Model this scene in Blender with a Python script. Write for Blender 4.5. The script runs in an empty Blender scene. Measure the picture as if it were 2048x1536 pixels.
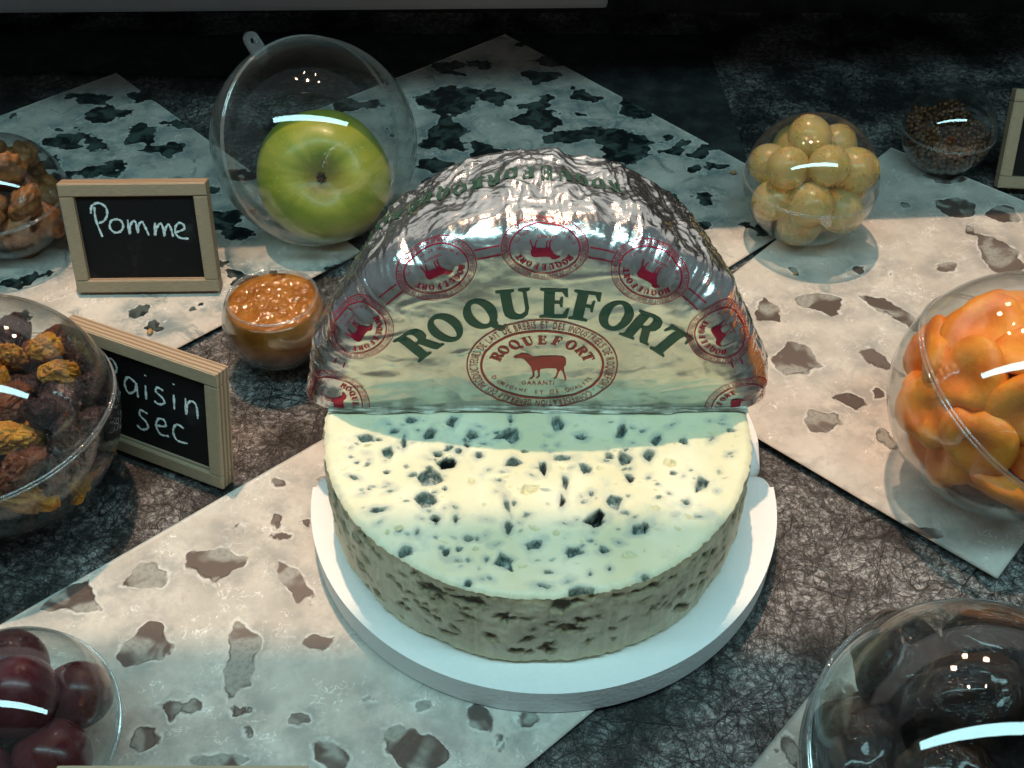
import bpy, bmesh, math, random
import numpy as np
from mathutils import Vector, Matrix, Quaternion
from mathutils.geometry import tessellate_polygon

R = math.radians
scene = bpy.context.scene
col = scene.collection
random.seed(4)
rng = np.random.default_rng(4)

# ------------------------------------------------------------------ camera
CAM_H, PITCH, FPX = 0.435, R(44), 2196.0
cd = bpy.data.cameras.new('camera')
cam = bpy.data.objects.new('camera', cd)
col.objects.link(cam)
cam.location = (0, 0, CAM_H)
cam.rotation_euler = (R(90) - PITCH, 0, 0)
cd.sensor_width = 36.0
cd.lens = 36.0 * FPX / 2048.0
cd.clip_start = 0.01
cd.clip_end = 50
scene.camera = cam

# ------------------------------------------------------------------ light
w = bpy.data.worlds.new('World')
scene.world = w
w.use_nodes = True
w.node_tree.nodes['Background'].inputs[0].default_value = (0.66, 0.80, 0.86, 1)
w.node_tree.nodes['Background'].inputs[1].default_value = 0.15


def lamp(name, kind, loc, energy, color, target=None, **kw):
    d = bpy.data.lights.new(name, kind)
    d.energy = energy
    d.color = color
    for k, v in kw.items():
        setattr(d, k, v)
    o = bpy.data.objects.new(name, d)
    col.objects.link(o)
    o.location = loc
    if target is not None:
        o.rotation_euler = (Vector(target) - Vector(loc)).to_track_quat('-Z', 'Y').to_euler()
    return o


TUBE = (0.0, 0.17, 0.72)
lamp('fluorescent_tube', 'AREA', TUBE, 4.8, (0.53, 0.94, 1.0), (0.0, 0.33, 0.0),
     shape='RECTANGLE', size=1.25, size_y=0.085)
WARM = (0.0115 - 0.07 * 2.3, 0.357 + 0.29 * 2.3, 2.37)
lamp('warm_spot', 'SPOT', WARM, 190, (1.0, 0.64, 0.43), (0.02, 0.40, 0.0),
     spot_size=R(50), spot_blend=0.3, shadow_soft_size=0.022)
for (dx, dy, e) in ((-0.42, 0.10, 10), (-0.16, 0.42, 7), (0.40, -0.05, 8), (0.25, 0.35, 5)):
    p = (WARM[0] + dx, WARM[1] + dy, 2.35)
    lamp('warm_spot', 'SPOT', p, e, (1.0, 0.62, 0.38), (0.0, 0.42, 0.0),
         spot_size=R(50), spot_blend=0.3, shadow_soft_size=0.02)

for (x, y, z, e) in ((-0.35, 1.95, 1.85, 10), (0.45, 2.1, 1.9, 9), (0.05, 2.3, 1.75, 8)):  # extra spots added behind so the foil top catches warm glints
    lamp('warm_spot', 'SPOT', (x, y, z), e, (1.0, 0.70, 0.52), (0.0, 0.42, 0.1),
         spot_size=R(45), spot_blend=0.4, shadow_soft_size=0.07)

lamp('warm_spot', 'SPOT', (0.1, -0.75, 2.2), 170, (1.0, 0.80, 0.66), (0.0, 0.95, 0.42),  # extra spot added in front, only to brighten the unseen wall
     spot_size=R(55), spot_blend=0.5, shadow_soft_size=0.03)

vs = scene.view_settings
vs.view_transform = 'Standard'
vs.look = 'None'
vs.exposure = 0.0
vs.gamma = 1.0
scene.render.engine = 'CYCLES'
scene.cycles.transparent_max_bounces = 24
scene.cycles.max_bounces = 8
scene.cycles.glossy_bounces = 6


def ground(px, py, z=0.0):
    """table-plane point under a spot measured on the photograph (2048 x 1536)"""
    X = (px - 1024) / FPX
    Y = (768 - py) / FPX
    d = (X, math.cos(PITCH) + Y * math.sin(PITCH), -math.sin(PITCH) + Y * math.cos(PITCH))
    t = (z - CAM_H) / d[2]
    return d[0] * t, d[1] * t


# ------------------------------------------------------------------ numpy noise
def _hash(ix, iy, iz, seed):
    h = (ix * 374761393 + iy * 668265263 + iz * 2147483647 + seed * 144665) & 0xffffffff
    h = ((h ^ (h >> 13)) * 1274126177) & 0xffffffff
    h = ((h ^ (h >> 16)) * 2246822519) & 0xffffffff
    return ((h ^ (h >> 15)) & 0xffff) / 65535.0


def vnoise(P, seed=0):
    P = np.asarray(P, float)
    I = np.floor(P).astype(np.int64)
    F = P - I
    F = F * F * F * (F * (F * 6 - 15) + 10)
    out = 0
    for dx in (0, 1):
        wx = F[:, 0] if dx else 1 - F[:, 0]
        for dy in (0, 1):
            wy = F[:, 1] if dy else 1 - F[:, 1]
            for dz in (0, 1):
                wz = F[:, 2] if dz else 1 - F[:, 2]
                out = out + wx * wy * wz * _hash(I[:, 0] + dx, I[:, 1] + dy, I[:, 2] + dz, seed)
    return out * 2 - 1


def fbm(P, seed=0, octv=4, gain=0.5):
    P = np.asarray(P, float)
    a, s, t = 1.0, 0.0, 0.0
    for k in range(octv):
        s = s + a * vnoise(P * 2.03 ** k + 7.3 * k, seed + k * 17)
        t += a
        a *= gain
    return s / t


def ridge(P, seed=0, octv=3):
    a, s, t = 1.0, 0.0, 0.0
    for k in range(octv):
        s = s + a * (1 - np.abs(vnoise(P * 2.1 ** k + 3.1 * k, seed + 31 * k)) * 2)
        t += a
        a *= 0.5
    return s / t


def sstep(a, b, x):
    t = np.clip((x - a) / (b - a), 0, 1)
    return t * t * (3 - 2 * t)


# ------------------------------------------------------------------ node helper
class Mat:
    def __init__(self, name, **bs):
        self.m = bpy.data.materials.new(name)
        self.m.use_nodes = True
        self.nt = self.m.node_tree
        self.b = self.nt.nodes['Principled BSDF']
        self.out = self.nt.nodes['Material Output']
        for k, v in bs.items():
            self.set(self.b, k.replace('_', ' '), v)

    def set(self, node, key, v):
        s = node.inputs[key]
        if hasattr(v, 'is_output'):
            self.nt.links.new(v, s)
        elif isinstance(v, (tuple, list)) and len(v) == 3 and s.type == 'RGBA':
            s.default_value = (*v, 1)
        else:
            s.default_value = v

    def n(self, typ, props=None, **ins):
        nd = self.nt.nodes.new('ShaderNode' + typ)
        for k, v in (props or {}).items():
            setattr(nd, k, v)
        for k, v in ins.items():
            key = k.replace('_', ' ')
            if key[0] == 'i' and key[1:].isdigit():
                key = int(key[1:])
            self.set(nd, key, v)
        return nd

    def math(self, op, a, b=0.0, clamp=False):
        return self.n('Math', {'operation': op, 'use_clamp': clamp}, i0=a, i1=b).outputs[0]

    def rng(self, v, a, b, c=0.0, d=1.0):
        return self.n('MapRange', {'interpolation_type': 'SMOOTHSTEP'}, Value=v, From_Min=a, From_Max=b,
                      To_Min=c, To_Max=d).outputs[0]

    def mix(self, f, a, b):
        nd = self.nt.nodes.new('ShaderNodeMix')
        nd.data_type = 'RGBA'
        self.set(nd, 0, f)
        self.set(nd, 6, a)
        self.set(nd, 7, b)
        return nd.outputs[2]

    def attr(self, name):
        return self.n('Attribute', {'attribute_name': name}).outputs['Fac']

    us = None

    def obj(self, scale=None):
        c = self.n('TexCoord').outputs['Object']
        if scale is None and self.us:
            scale = (self.us,) * 3
        if scale is not None:
            mp = self.n('Mapping')
            self.set(mp, 'Vector', c)
            mp.inputs['Scale'].default_value = scale
            c = mp.outputs[0]
        return c

    def noise(self, scale, detail=3.0, rough=0.55, vec=None, dist=0.0):
        nd = self.n('TexNoise', None, Scale=scale, Detail=detail, Roughness=rough, Distortion=dist)
        self.set(nd, 'Vector', vec if vec is not None else self.obj())
        return nd.outputs['Fac']

    def bump(self, h, strength=0.3, dist=0.001, normal=None):
        nd = self.n('Bump', None, Height=h, Strength=strength, Distance=dist)
        if normal is not None:
            self.set(nd, 'Normal', normal)
        return nd.outputs[0]

    def base(self, c):
        self.set(self.b, 'Base Color', c)
        return self


# ------------------------------------------------------------------ object helpers
def mesh_obj(name, V, F, m, parent=None, attrs=None, smooth=True):
    me = bpy.data.meshes.new(name)
    me.from_pydata(V.tolist() if hasattr(V, 'tolist') else V, [], F.tolist() if hasattr(F, 'tolist') else F)
    if smooth:
        me.polygons.foreach_set('use_smooth', [True] * len(me.polygons))
    for k, a in (attrs or {}).items():
        at = me.attributes.new(k, 'FLOAT', 'POINT')
        at.data.foreach_set('value', np.asarray(a, np.float32))
    me.update()
    return link(name, me, m, parent)


def link(name, me, m=None, parent=None):
    o = bpy.data.objects.new(name, me)
    col.objects.link(o)
    if m is not None and len(me.materials) == 0:
        me.materials.append(m.m if isinstance(m, Mat) else m)
    if parent is not None:
        o.parent = parent
    return o


def empty(name, loc=(0, 0, 0), rot=(0, 0, 0), scale=1.0):
    o = bpy.data.objects.new(name, None)
    o.empty_display_size = 0.02
    col.objects.link(o)
    o.location = loc
    o.rotation_euler = rot
    o.scale = (scale,) * 3
    return o


def tag(o, label, cat, group=None):
    o['label'] = label
    o['category'] = cat
    if group:
        o['group'] = group
    return o


def structure(o):
    o['kind'] = 'structure'
    return o


def grid_faces(nu, nv, wrap_u=False, flip=False):
    """vertex index = v*nu + u"""
    u = np.arange(nu if wrap_u else nu - 1)
    v = np.arange(nv - 1)
    U, Vv = np.meshgrid(u, v)
    U, Vv = U.ravel(), Vv.ravel()
    u1 = (U + 1) % nu
    f = np.stack([Vv * nu + U, Vv * nu + u1, (Vv + 1) * nu + u1, (Vv + 1) * nu + U], 1)
    return f[:, ::-1] if flip else f


def box_mesh(name, size, m, parent=None, loc=(0, 0, 0), rot=(0, 0, 0), bevel=0.0, seg=2):
    bm = bmesh.new()
    bmesh.ops.create_cube(bm, size=1)
    for v in bm.verts:
        v.co = Vector((v.co.x * size[0], v.co.y * size[1], v.co.z * size[2]))
    if bevel:
        bmesh.ops.bevel(bm, geom=bm.edges[:], offset=bevel, segments=seg, affect='EDGES', profile=0.6)
    me = bpy.data.meshes.new(name)
    bm.to_mesh(me)
    bm.free()
    o = link(name, me, m, parent)
    o.location = loc
    o.rotation_euler = rot
    return o


# blobs: ragged ellipses, returns signed distance (m) and the tone of the nearest one
class Blobs:
    def __init__(self):
        self.l = []

    def add(self, x, y, rx, ry, rot=0.0, tone=0.5, rag=0.16, seed=None):
        r = random.Random(seed if seed is not None else len(self.l) * 7 + 3)
        nvx = r.choice((5, 6, 7, 8))
        st = r.uniform(0, 6.28)
        angs = [st + (k + r.uniform(-0.28, 0.28)) * 2 * math.pi / nvx for k in range(nvx)]
        h = [(a, r.uniform(1 - rag * 2.2, 1 + rag * 2.2)) for a in angs]
        self.l.append((x, y, rx, ry, rot, tone, h))

    def field(self, X, Y):
        D = np.full(X.shape, 1.0)
        T = np.full(X.shape, 0.5)
        for (x, y, rx, ry, rot, tone, h) in self.l:
            c, s = math.cos(rot), math.sin(rot)
            dx, dy = X - x, Y - y
            u = (dx * c + dy * s) / rx
            v = (-dx * s + dy * c) / ry
            th = np.arctan2(v, u)
            lim = np.ones(X.shape)
            for k in range(len(h)):
                a0, r0 = h[k]
                a1, r1 = h[(k + 1) % len(h)]
                da = (a1 - a0) % (2 * math.pi)
                t_ = (th - a0) % (2 * math.pi)
                val = r0 * r1 * math.sin(da) / np.maximum(r0 * np.sin(t_) + r1 * np.sin(da - t_), 1e-3)
                lim = np.where(t_ <= da, np.clip(val, 0.3, 1.6), lim)
            d = (np.hypot(u, v) - lim) * min(rx, ry)
            near = d < D
            T = np.where(near, tone, T)
            D = np.minimum(D, d)
        return D, T


# ================================================================== SETTING
# black fibre fleece over a pale board
mc = Mat('black_fibre_fleece', Roughness=0.55)
P0 = mc.obj()
warp = mc.n('TexNoise', None, Scale=55.0, Detail=3.0, Vector=P0).outputs['Color']
fib = None
for k, (sc, eps, sy) in enumerate(((22, 0.0035, 1.0), (34, 0.0045, 1.6), (50, 0.006, 0.7), (75, 0.008, 1.4), (110, 0.011, 0.8), (160, 0.015, 1.2), (230, 0.02, 1.0))):
    off = mc.n('VectorMath', {'operation': 'SCALE'}, i0=warp, Scale=0.014).outputs[0]
    mp = mc.n('Mapping', None, Vector=mc.n('VectorMath', {'operation': 'ADD'}, i0=P0, i1=off).outputs[0])
    mp.inputs['Rotation'].default_value = (0, 0, 0.9 * k)
    mp.inputs['Location'].default_value = (k * 1.3, k * 0.7, 0.37 * k)
    mp.inputs['Scale'].default_value = (1.0, sy, 1)
    nzz = mc.n('TexNoise', None, Scale=float(sc), Detail=1.0, Roughness=0.4, Vector=mp.outputs[0]).outputs['Fac']
    frq = mc.math('FRACT', mc.math('MULTIPLY', nzz, 5.0))
    e = mc.math('ABSOLUTE', mc.math('SUBTRACT', frq, 0.5))
    l = mc.math('MULTIPLY', mc.rng(e, eps * 2.2, eps * 6.0, 1.0, 0.0), 0.95 - 0.06 * k)
    fib = l if fib is None else mc.math('MAXIMUM', fib, l)
dens = mc.rng(mc.noise(15, 6, 0.66), 0.40, 0.66)
ground_c = mc.mix(dens, (0.03, 0.028, 0.028), (0.42, 0.40, 0.39))
fine = mc.noise(420, 3, 0.7)
ground_c = mc.mix(mc.math('MULTIPLY', mc.rng(mc.noise(240, 4, 0.7), 0.60, 0.42), 0.6), ground_c, (0.02, 0.018, 0.018))
mc.base(mc.mix(mc.math('MULTIPLY', fib, 0.92), ground_c, (0.008, 0.007, 0.007)))
mc.set(mc.b, 'Normal', mc.bump(mc.math('ADD', fib, fine), 0.6, 0.0008))

nx, ny = 120, 120
X, Y = np.meshgrid(np.linspace(-0.75, 0.75, nx), np.linspace(-0.15, 0.90, ny))
V = np.stack([X.ravel(), Y.ravel(), np.zeros(nx * ny)], 1)
# the fleece runs up a low riser at the back
yy = np.linspace(0, 1, 14)[1:]
xs = np.linspace(-0.75, 0.75, nx)
rows = [V]
for t in yy:
    a = t * math.pi / 2
    wob = 0.004 * vnoise(np.stack([xs * 9, np.full(nx, t * 2), xs * 0], 1), 5)
    rows.append(np.stack([xs, np.full(nx, 0.90 + 0.035 * math.sin(a)) + wob * t, np.full(nx, 0.02 * (1 - math.cos(a)))], 1))
V = np.concatenate(rows)
table = structure(mesh_obj('table_top', V, grid_faces(nx, ny + len(yy)), mc))

# loose black fibres of the fleece
mf = Mat('black_fibre', Roughness=0.45, Base_Color=(0.010, 0.009, 0.009))
NF, NS = 15000, 9
px = rng.uniform(-0.40, 0.42, NF)
py = rng.uniform(0.17, 0.80, NF)
ang = rng.uniform(0, 2 * math.pi, NF)
step = rng.uniform(0.0022, 0.0060, NF)
curl = rng.normal(0, 0.22, NF)
wid = rng.uniform(0.00005, 0.00013, NF)
zz = rng.uniform(0.0004, 0.0013, NF)
VV = np.zeros((NF, NS, 2, 3))
for s in range(NS):
    nxv, nyv = -np.sin(ang), np.cos(ang)
    ww = wid * (0.5 + 0.5 * math.sin(math.pi * (s + 0.5) / NS))
    for q, sg in ((0, -1), (1, 1)):
        VV[:, s, q] = np.stack([px + nxv * ww * sg, py + nyv * ww * sg, zz + 0.0003 * np.sin(s * 1.3 + px * 900)], 1)
    px = px + np.cos(ang) * step
    py = py + np.sin(ang) * step
    ang = ang + curl + rng.normal(0, 0.28, NF)
VV[..., 1] = np.minimum(VV[..., 1], 0.799)
base = (np.arange(NF) * NS * 2)[:, None] + (np.arange(NS - 1) * 2)[None]
base = base.ravel()
F = np.stack([base, base + 2, base + 3, base + 1], 1)
fo = mesh_obj('loose_fibres', VV.reshape(-1, 3), F, mf)
fo['kind'] = 'stuff'

# riser and ledge, then unseen boards added to bound and bounce the light
mdark = Mat('dark_riser', Roughness=0.8)
mdark.base(mdark.mix(mdark.rng(mdark.noise(60, 4), 0.3, 0.75), (0.012, 0.013, 0.013), (0.035, 0.037, 0.038)))
riser = structure(box_mesh('back_riser', (1.6, 0.02, 0.18), mdark, loc=(0, 0.925, 0.09), bevel=0.002))
mled = Mat('grey_ledge', Roughness=0.5)
mled.base(mled.mix(mled.noise(25, 3), (0.68, 0.68, 0.69), (0.76, 0.76, 0.77)))
ledge = structure(box_mesh('back_ledge', (1.0, 0.016, 0.12), mled, loc=(-0.42, 0.890, 0.0765), rot=(0, R(-0.5), 0), bevel=0.004))
mcan = Mat('blocker_panel', Roughness=0.5)
mcan.base(mcan.mix(mcan.noise(12, 2), (0.05, 0.05, 0.052), (0.08, 0.08, 0.082)))
can = structure(box_mesh('added_shade_canopy', (2.0, 0.70, 0.02), mcan, loc=(0, 0.514 - 0.35, 0.76), bevel=0.003))  # added out of view to block the warm light in front
shelf = structure(box_mesh('added_shade_shelf', (2.0, 0.36, 0.012), mcan, loc=(0, 0.805, 0.20), rot=(0, 0, R(4)), bevel=0.002))  # added out of view to cut the light towards the back

wall = structure(box_mesh('added_reflector_wall', (2.0, 0.02, 0.40), mled, loc=(0, 0.99, 0.42), bevel=0.003))  # added out of view as a bright surface for the foil to reflect

# plain dark sheet laid over the fleece behind the middle sheet
mpanel = Mat('dark_panel_matte', Roughness=0.9)
mpanel.base(mpanel.mix(mpanel.rng(mpanel.noise(45, 5, 0.7), 0.35, 0.8), (0.006, 0.007, 0.007), (0.045, 0.05, 0.052)))
mpanel.set(mpanel.b, 'Normal', mpanel.bump(mpanel.noise(700, 2), 0.4, 0.0006))
p1 = ground(1492, 318)
p2 = ground(1441, 170)
n = 30
V = []
for j in range(n):
    t = j / (n - 1)
    for i in range(n):
        s = i / (n - 1)
        y = 0.60 + t * 0.275
        xr = p1[0] + (p2[0] - p1[0]) * (y - p1[1]) / (p2[1] - p1[1])
        x = -0.10 + (xr + 0.10) * s
        V.append((x, y, 0.0021 + 0.0005 * math.sin(x * 60 + y * 40)))
V = np.array(V)
panel = mesh_obj('dark_panel', V, grid_faces(n, n), mpanel)
n = 24
A, B = np.meshgrid(np.linspace(-0.7, 0.0, n), np.linspace(0, 1, n))
A, B = A.ravel(), B.ravel()
Yl = 0.806 + 0.004 * np.sin(A * 30) + B * 0.072
panel2 = mesh_obj('dark_strip', np.stack([A, Yl, 0.0018 + 0.0004 * np.sin(A * 50)], 1), grid_faces(n, n), mpanel)  # second plain dark piece, laid along the ledge
tag(panel2, 'long dark strip lying along the foot of the grey ledge', 'panel')
tag(panel, 'plain dark sheet lying on the fleece behind the pale centre print', 'panel')


# ================================================================== PRINTED SHEETS
def paper_material(name, dark):
    m = Mat(name, Roughness=0.38)
    m.set(m.b, 'Specular IOR Level', 0.35)
    uv = m.obj()
    sd = m.attr('sdf')
    tone = m.attr('tone')
    nz = m.noise(120, 3, 0.55)
    sdn = m.math('ADD', sd, m.math('MULTIPLY', m.math('SUBTRACT', nz, 0.5), 0.0055 if not dark else 0.012))
    sdn = m.math('ADD', sdn, m.math('MULTIPLY', m.math('SUBTRACT', m.noise(60, 2), 0.5), 0.008 if not dark else 0.012))
    inside = m.rng(sdn, 0.0005, -0.0005)
    rim = m.math('MULTIPLY', m.rng(sdn, 0.0022, 0.0006), m.rng(sdn, -0.0001, 0.0004))
    n1 = m.noise(32, 4, 0.6)
    n2 = m.noise(110, 3, 0.6, dist=0.6)
    sq = m.math('ABSOLUTE', m.math('SUBTRACT', m.noise(210, 2, 0.5, dist=0.8), 0.5))
    cream = m.mix(m.rng(n1, 0.3, 0.7), (0.50, 0.455, 0.40), (0.66, 0.62, 0.555))
    cream = m.mix(m.math('MULTIPLY', m.rng(n2, 0.50, 0.74), 0.45), cream, (0.42, 0.395, 0.36))
    cream = m.mix(m.math('MULTIPLY', m.rng(m.noise(300, 4, 0.7), 0.35, 0.7), 0.16), cream, (0.44, 0.40, 0.36))
    cream = m.mix(m.math('MULTIPLY', m.math('MULTIPLY', m.rng(sq, 0.022, 0.006), m.rng(m.noise(62, 3, 0.6), 0.50, 0.62)), 0.75), cream, (0.90, 0.89, 0.86))
    halo = m.math('MULTIPLY', m.rng(sd, 0.015, 0.0), m.rng(m.noise(75, 4, 0.65), 0.36, 0.64))
    hal_c = (0.17, 0.23, 0.24) if dark else (0.30, 0.30, 0.285)
    marb = m.rng(m.noise(36, 5, 0.7, dist=1.2), 0.56, 0.68)
    cream = m.mix(m.math('MULTIPLY', marb, 0.75 if dark else 0.38), cream, (0.15, 0.20, 0.205) if dark else (0.30, 0.285, 0.265))
    out = m.mix(m.math('MULTIPLY', halo, 0.85 if dark else 0.72), cream, hal_c)
    out = m.mix(m.math('MULTIPLY', m.math('MULTIPLY', rim, m.rng(m.noise(150, 2), 0.45, 0.6)), 0.6), out, (0.78, 0.77, 0.72))
    # cavity interior: flat dark floor with paler torn shards
    n3 = m.noise(85, 3, 0.55, dist=0.8)
    if dark:
        cav = m.mix(m.rng(n3, 0.42, 0.66), (0.010, 0.014, 0.015), (0.07, 0.095, 0.09))
    else:
        fl = m.mix(tone, (0.085, 0.062, 0.055), (0.17, 0.135, 0.12))
        n3 = m.noise(48, 2, 0.45, dist=0.6)
        cav = m.mix(m.rng(n3, 0.45, 0.57), fl, (0.34, 0.335, 0.30))
        cav = m.mix(m.math('MULTIPLY', m.rng(m.noise(420, 3, 0.7), 0.45, 0.62), 0.35), cav, (0.12, 0.11, 0.095))
    edge = m.math('MULTIPLY', m.math('MULTIPLY', m.rng(sdn, -0.0014, -0.0004), inside), m.rng(m.noise(60, 2), 0.45, 0.6))
    cav = m.mix(m.math('MULTIPLY', edge, 0.75), cav, (0.03, 0.028, 0.024))
    m.base(m.mix(inside, out, cav))
    return m


mp_light = paper_material('printed_paper', False)
mp_dark = paper_material('printed_paper_contrast', True)


def sheet(label, c, u, v, z, m, blobs, lu, lv, lift=0.0, seed=0, step=0.0021):
    u = np.array(u) / np.hypot(*u)
    v = np.array(v) / np.hypot(*v)
    nu_, nv_ = int(lu / step) + 2, int(lv / step) + 2
    A, B = np.meshgrid(np.linspace(0, lu, nu_), np.linspace(0, lv, nv_))
    X = c[0] + A * u[0] + B * v[0]
    Y = c[1] + A * u[1] + B * v[1]
    X, Y = X.ravel(), Y.ravel()
    D, T = blobs.field(X, Y)
    a, b = A.ravel() / lu, B.ravel() / lv
    edge = np.maximum(np.abs(a - 0.5), np.abs(b - 0.5)) * 2
    zz = z + lift * edge ** 6 * (0.5 + 0.5 * vnoise(np.stack([X * 12, Y * 12, X * 0], 1), seed))
    V = np.stack([X, Y, zz], 1)
    F = grid_faces(nu_, nv_)
    if u[0] * v[1] - u[1] * v[0] < 0:
        F = F[:, ::-1]
    # skirt for the sheet's thickness
    idx = np.arange(nu_ * nv_).reshape(nv_, nu_)
    loop = np.concatenate([idx[0, :], idx[1:, -1], idx[-1, -2::-1], idx[-2:0:-1, 0]])
    low = V[loop].copy()
    low[:, 2] -= 0.00035
    base = len(V)
    k = np.arange(len(loop))
    k1 = (k + 1) % len(loop)
    S = np.stack([loop[k], base + k, base + k1, loop[k1]], 1)
    o = mesh_obj('printed_sheet', np.concatenate([V, low]), np.concatenate([F, S]), m,
                 attrs={'sdf': np.concatenate([D, D[loop]]), 'tone': np.concatenate([T, T[loop]])})
    return tag(o, label, 'printed sheet', 'enlarged cheese photo prints')


def pix_blobs(lst, b=None, z=0.003):
    b = b or Blobs()
    for (x, y, rx, ry, *r) in lst:
        g = ground(x, y, z)
        gx = ground(x + rx, y, z)
        gy = ground(x, y + ry, z)
        ax = abs(gx[0] - g[0])
        ay = math.hypot(gy[0] - g[0], gy[1] - g[1])
        b.add(g[0], g[1], ax, ay, R(r[0]) if r else 0.0, r[1] if len(r) > 1 else random.uniform(0.1, 0.9))
    return b


bA = pix_blobs([(430, 1130, 62, 34, -12, 0.4), (595, 1172, 22, 52, 38, 0.7), (485, 1310, 36, 52, 0, 0.9), (290, 1288, 48, 36, -20, 0.3),
                (150, 1190, 66, 40, 30, 0.1), (290, 1150, 46, 26, 30, 0.1), (640, 1285, 26, 16, -20, 0.8), (345, 1422, 28, 24, 0, 0.3),
                (385, 1415, 20, 22, 0, 0.9), (490, 1420, 34, 22, -30, 0.6), (500, 1462, 16, 16, -30, 0.2), (605, 1435, 20, 18, 50, 0.1),
                (820, 1490, 78, 44, -15, 0.05), (275, 1480, 36, 30, 0, 0.8), (430, 1524, 50, 18, 0, 0.1), (660, 1505, 40, 28, -30, 0.1),
                (960, 1440, 20, 30, 40, 0.2), (1000, 1478, 14, 8, 0, 0.3), (1060, 1440, 24, 14, 0, 0.6), (555, 1038, 14, 16, 0, 0.8),
                (468, 1052, 9, 6), (552, 1072, 14, 6), (460, 1385, 14, 16, 20, 0.3), (610, 1045, 14, 10), (650, 960, 12, 8), (560, 965, 12, 7),
                (1010, 1500, 10, 8), (730, 1400, 10, 6), (850, 1410, 12, 7), (905, 1510, 16, 10), (100, 1460, 40, 20), (-40, 1350, 50, 30)])
bD = pix_blobs([(1640, 610, 52, 22, -8, 0.2), (1535, 630, 30, 24, 0, 0.15), (1785, 625, 20, 40, 40, 0.3), (1588, 722, 46, 26, -22, 0.6),
                (1755, 720, 28, 34, 25, 0.8), (1700, 802, 32, 16, -10, 0.3), (1650, 845, 36, 24, -15, 0.9), (1770, 880, 24, 28, 20, 0.9),
                (1890, 540, 20, 10, 0, 0.8), (1780, 545, 9, 9, 0, 0.2), (1845, 1065, 32, 12, -15, 0.2), (1590, 545, 8, 7, 0, 0.1),
                (1712, 540, 12, 10, 0, 0.3), (1990, 520, 44, 40, 0, 0.8), (1905, 420, 44, 26, -10, 0.05), (2000, 430, 34, 24, 0, 0.05),
                (1810, 415, 10, 8, 0, 0.05), (1940, 465, 12, 10, 0, 0.05), (1755, 790, 14, 10), (1850, 800, 30, 18), (2020, 640, 30, 20),
                (1940, 700, 24, 18), (1880, 880, 30, 16), (1960, 1020, 22, 10), (1900, 360, 40, 12, 0, 0.05), (1430, 700, 20, 14), (1420, 790, 18, 10)])
bE = Blobs()
for k in range(14):
    g = ground(random.uniform(1560, 2100), random.uniform(1300, 1600))
    bE.add(g[0], g[1], random.uniform(0.003, 0.009), random.uniform(0.002, 0.006), random.uniform(0, 3))
g = ground(1548, 1510)
bE.add(g[0], g[1], 0.0014, 0.0011, 0, 0.4)


def scatter(b, c, u, v, lu, lv, n, seed):
    r = random.Random(seed)
    u = np.array(u) / np.hypot(*u)
    v = np.array(v) / np.hypot(*v)
    for k in range(n):
        a, q = r.uniform(0, lu), r.uniform(0, lv)
        p = np.array(c) + u * a + v * q
        s = r.choice((0.003, 0.004, 0.006, 0.009, 0.013))
        b.add(p[0], p[1], s * r.uniform(0.8, 1.7), s * r.uniform(0.6, 1.0), r.uniform(-0.6, 0.6), r.random(), 0.24, k + seed)
    return b


bB = pix_blobs([(900, 200, 70, 32, 0), (890, 275, 60, 36, 0), (1250, 290, 60, 30, -10), (1270, 215, 40, 18, 0), (985, 190, 40, 20, 0),
                (1080, 235, 50, 22, 0), (1330, 400, 30, 16), (1410, 395, 26, 18), (1390, 455, 30, 16), (1240, 340, 18, 12), (1430, 330, 20, 10),
                (880, 330, 40, 18), (1070, 150, 40, 16), (1160, 195, 24, 12), (955, 130, 30, 12)])
cB, uB, vB = (-0.006, 0.873), (0.656, -0.755), (-0.755, -0.656)
scatter(bB, cB, uB, vB, 0.335, 0.23, 46, 11)
bC = pix_blobs([(130, 285, 50, 18, 0), (280, 275, 40, 22, 15), (190, 200, 36, 10, 0), (205, 232, 44, 14), (210, 340, 60, 16, 10), (330, 300, 40, 12),
                (90, 330, 40, 14), (60, 560, 60, 14, 20), (275, 630, 20, 14), (310, 655, 26, 12), (465, 548, 22, 9, 0), (480, 470, 30, 16), (60, 300, 26, 10),
                (350, 250, 30, 10), (30, 640, 30, 14), (545, 545, 18, 8)])
cC, uC, vC = (-0.3165, 0.8044), (0.683, -0.731), (-0.731, -0.683)
scatter(bC, cC, uC, vC, 0.322, 0.115, 26, 23)
sheet('cheese print with large blackish cavities under the apple ball and foil', (cB[0], cB[1]), uB, vB, 0.0028, mp_dark, bB, 0.335, 0.23, 0.0006, 1)
sheet('cheese print under the walnut ball and the Pomme sign', cC, uC, vC, 0.0036, mp_dark, bC, 0.322, 0.21, 0.0008, 2)
sheet('cheese print stretching from the grape ball to the apricot ball', (0.065, 0.465), (0.678, 0.735), (0.735, -0.678), 0.0044, mp_light, bD, 0.31, 0.226, 0.0010, 3)
sheet('cheese print under the white tray and the red grape ball', (-0.262, 0.265), (0.753, 0.657), (0.657, -0.753), 0.0028, mp_light, bA, 0.297, 0.2115, 0.0006, 4)
sheet('cheese print mostly covered by the ball of black prunes', (-0.032, 0.076), (0.679, 0.734), (0.734, -0.679), 0.0021, mp_light, bE, 0.297, 0.21, 0.0004, 5)

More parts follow.
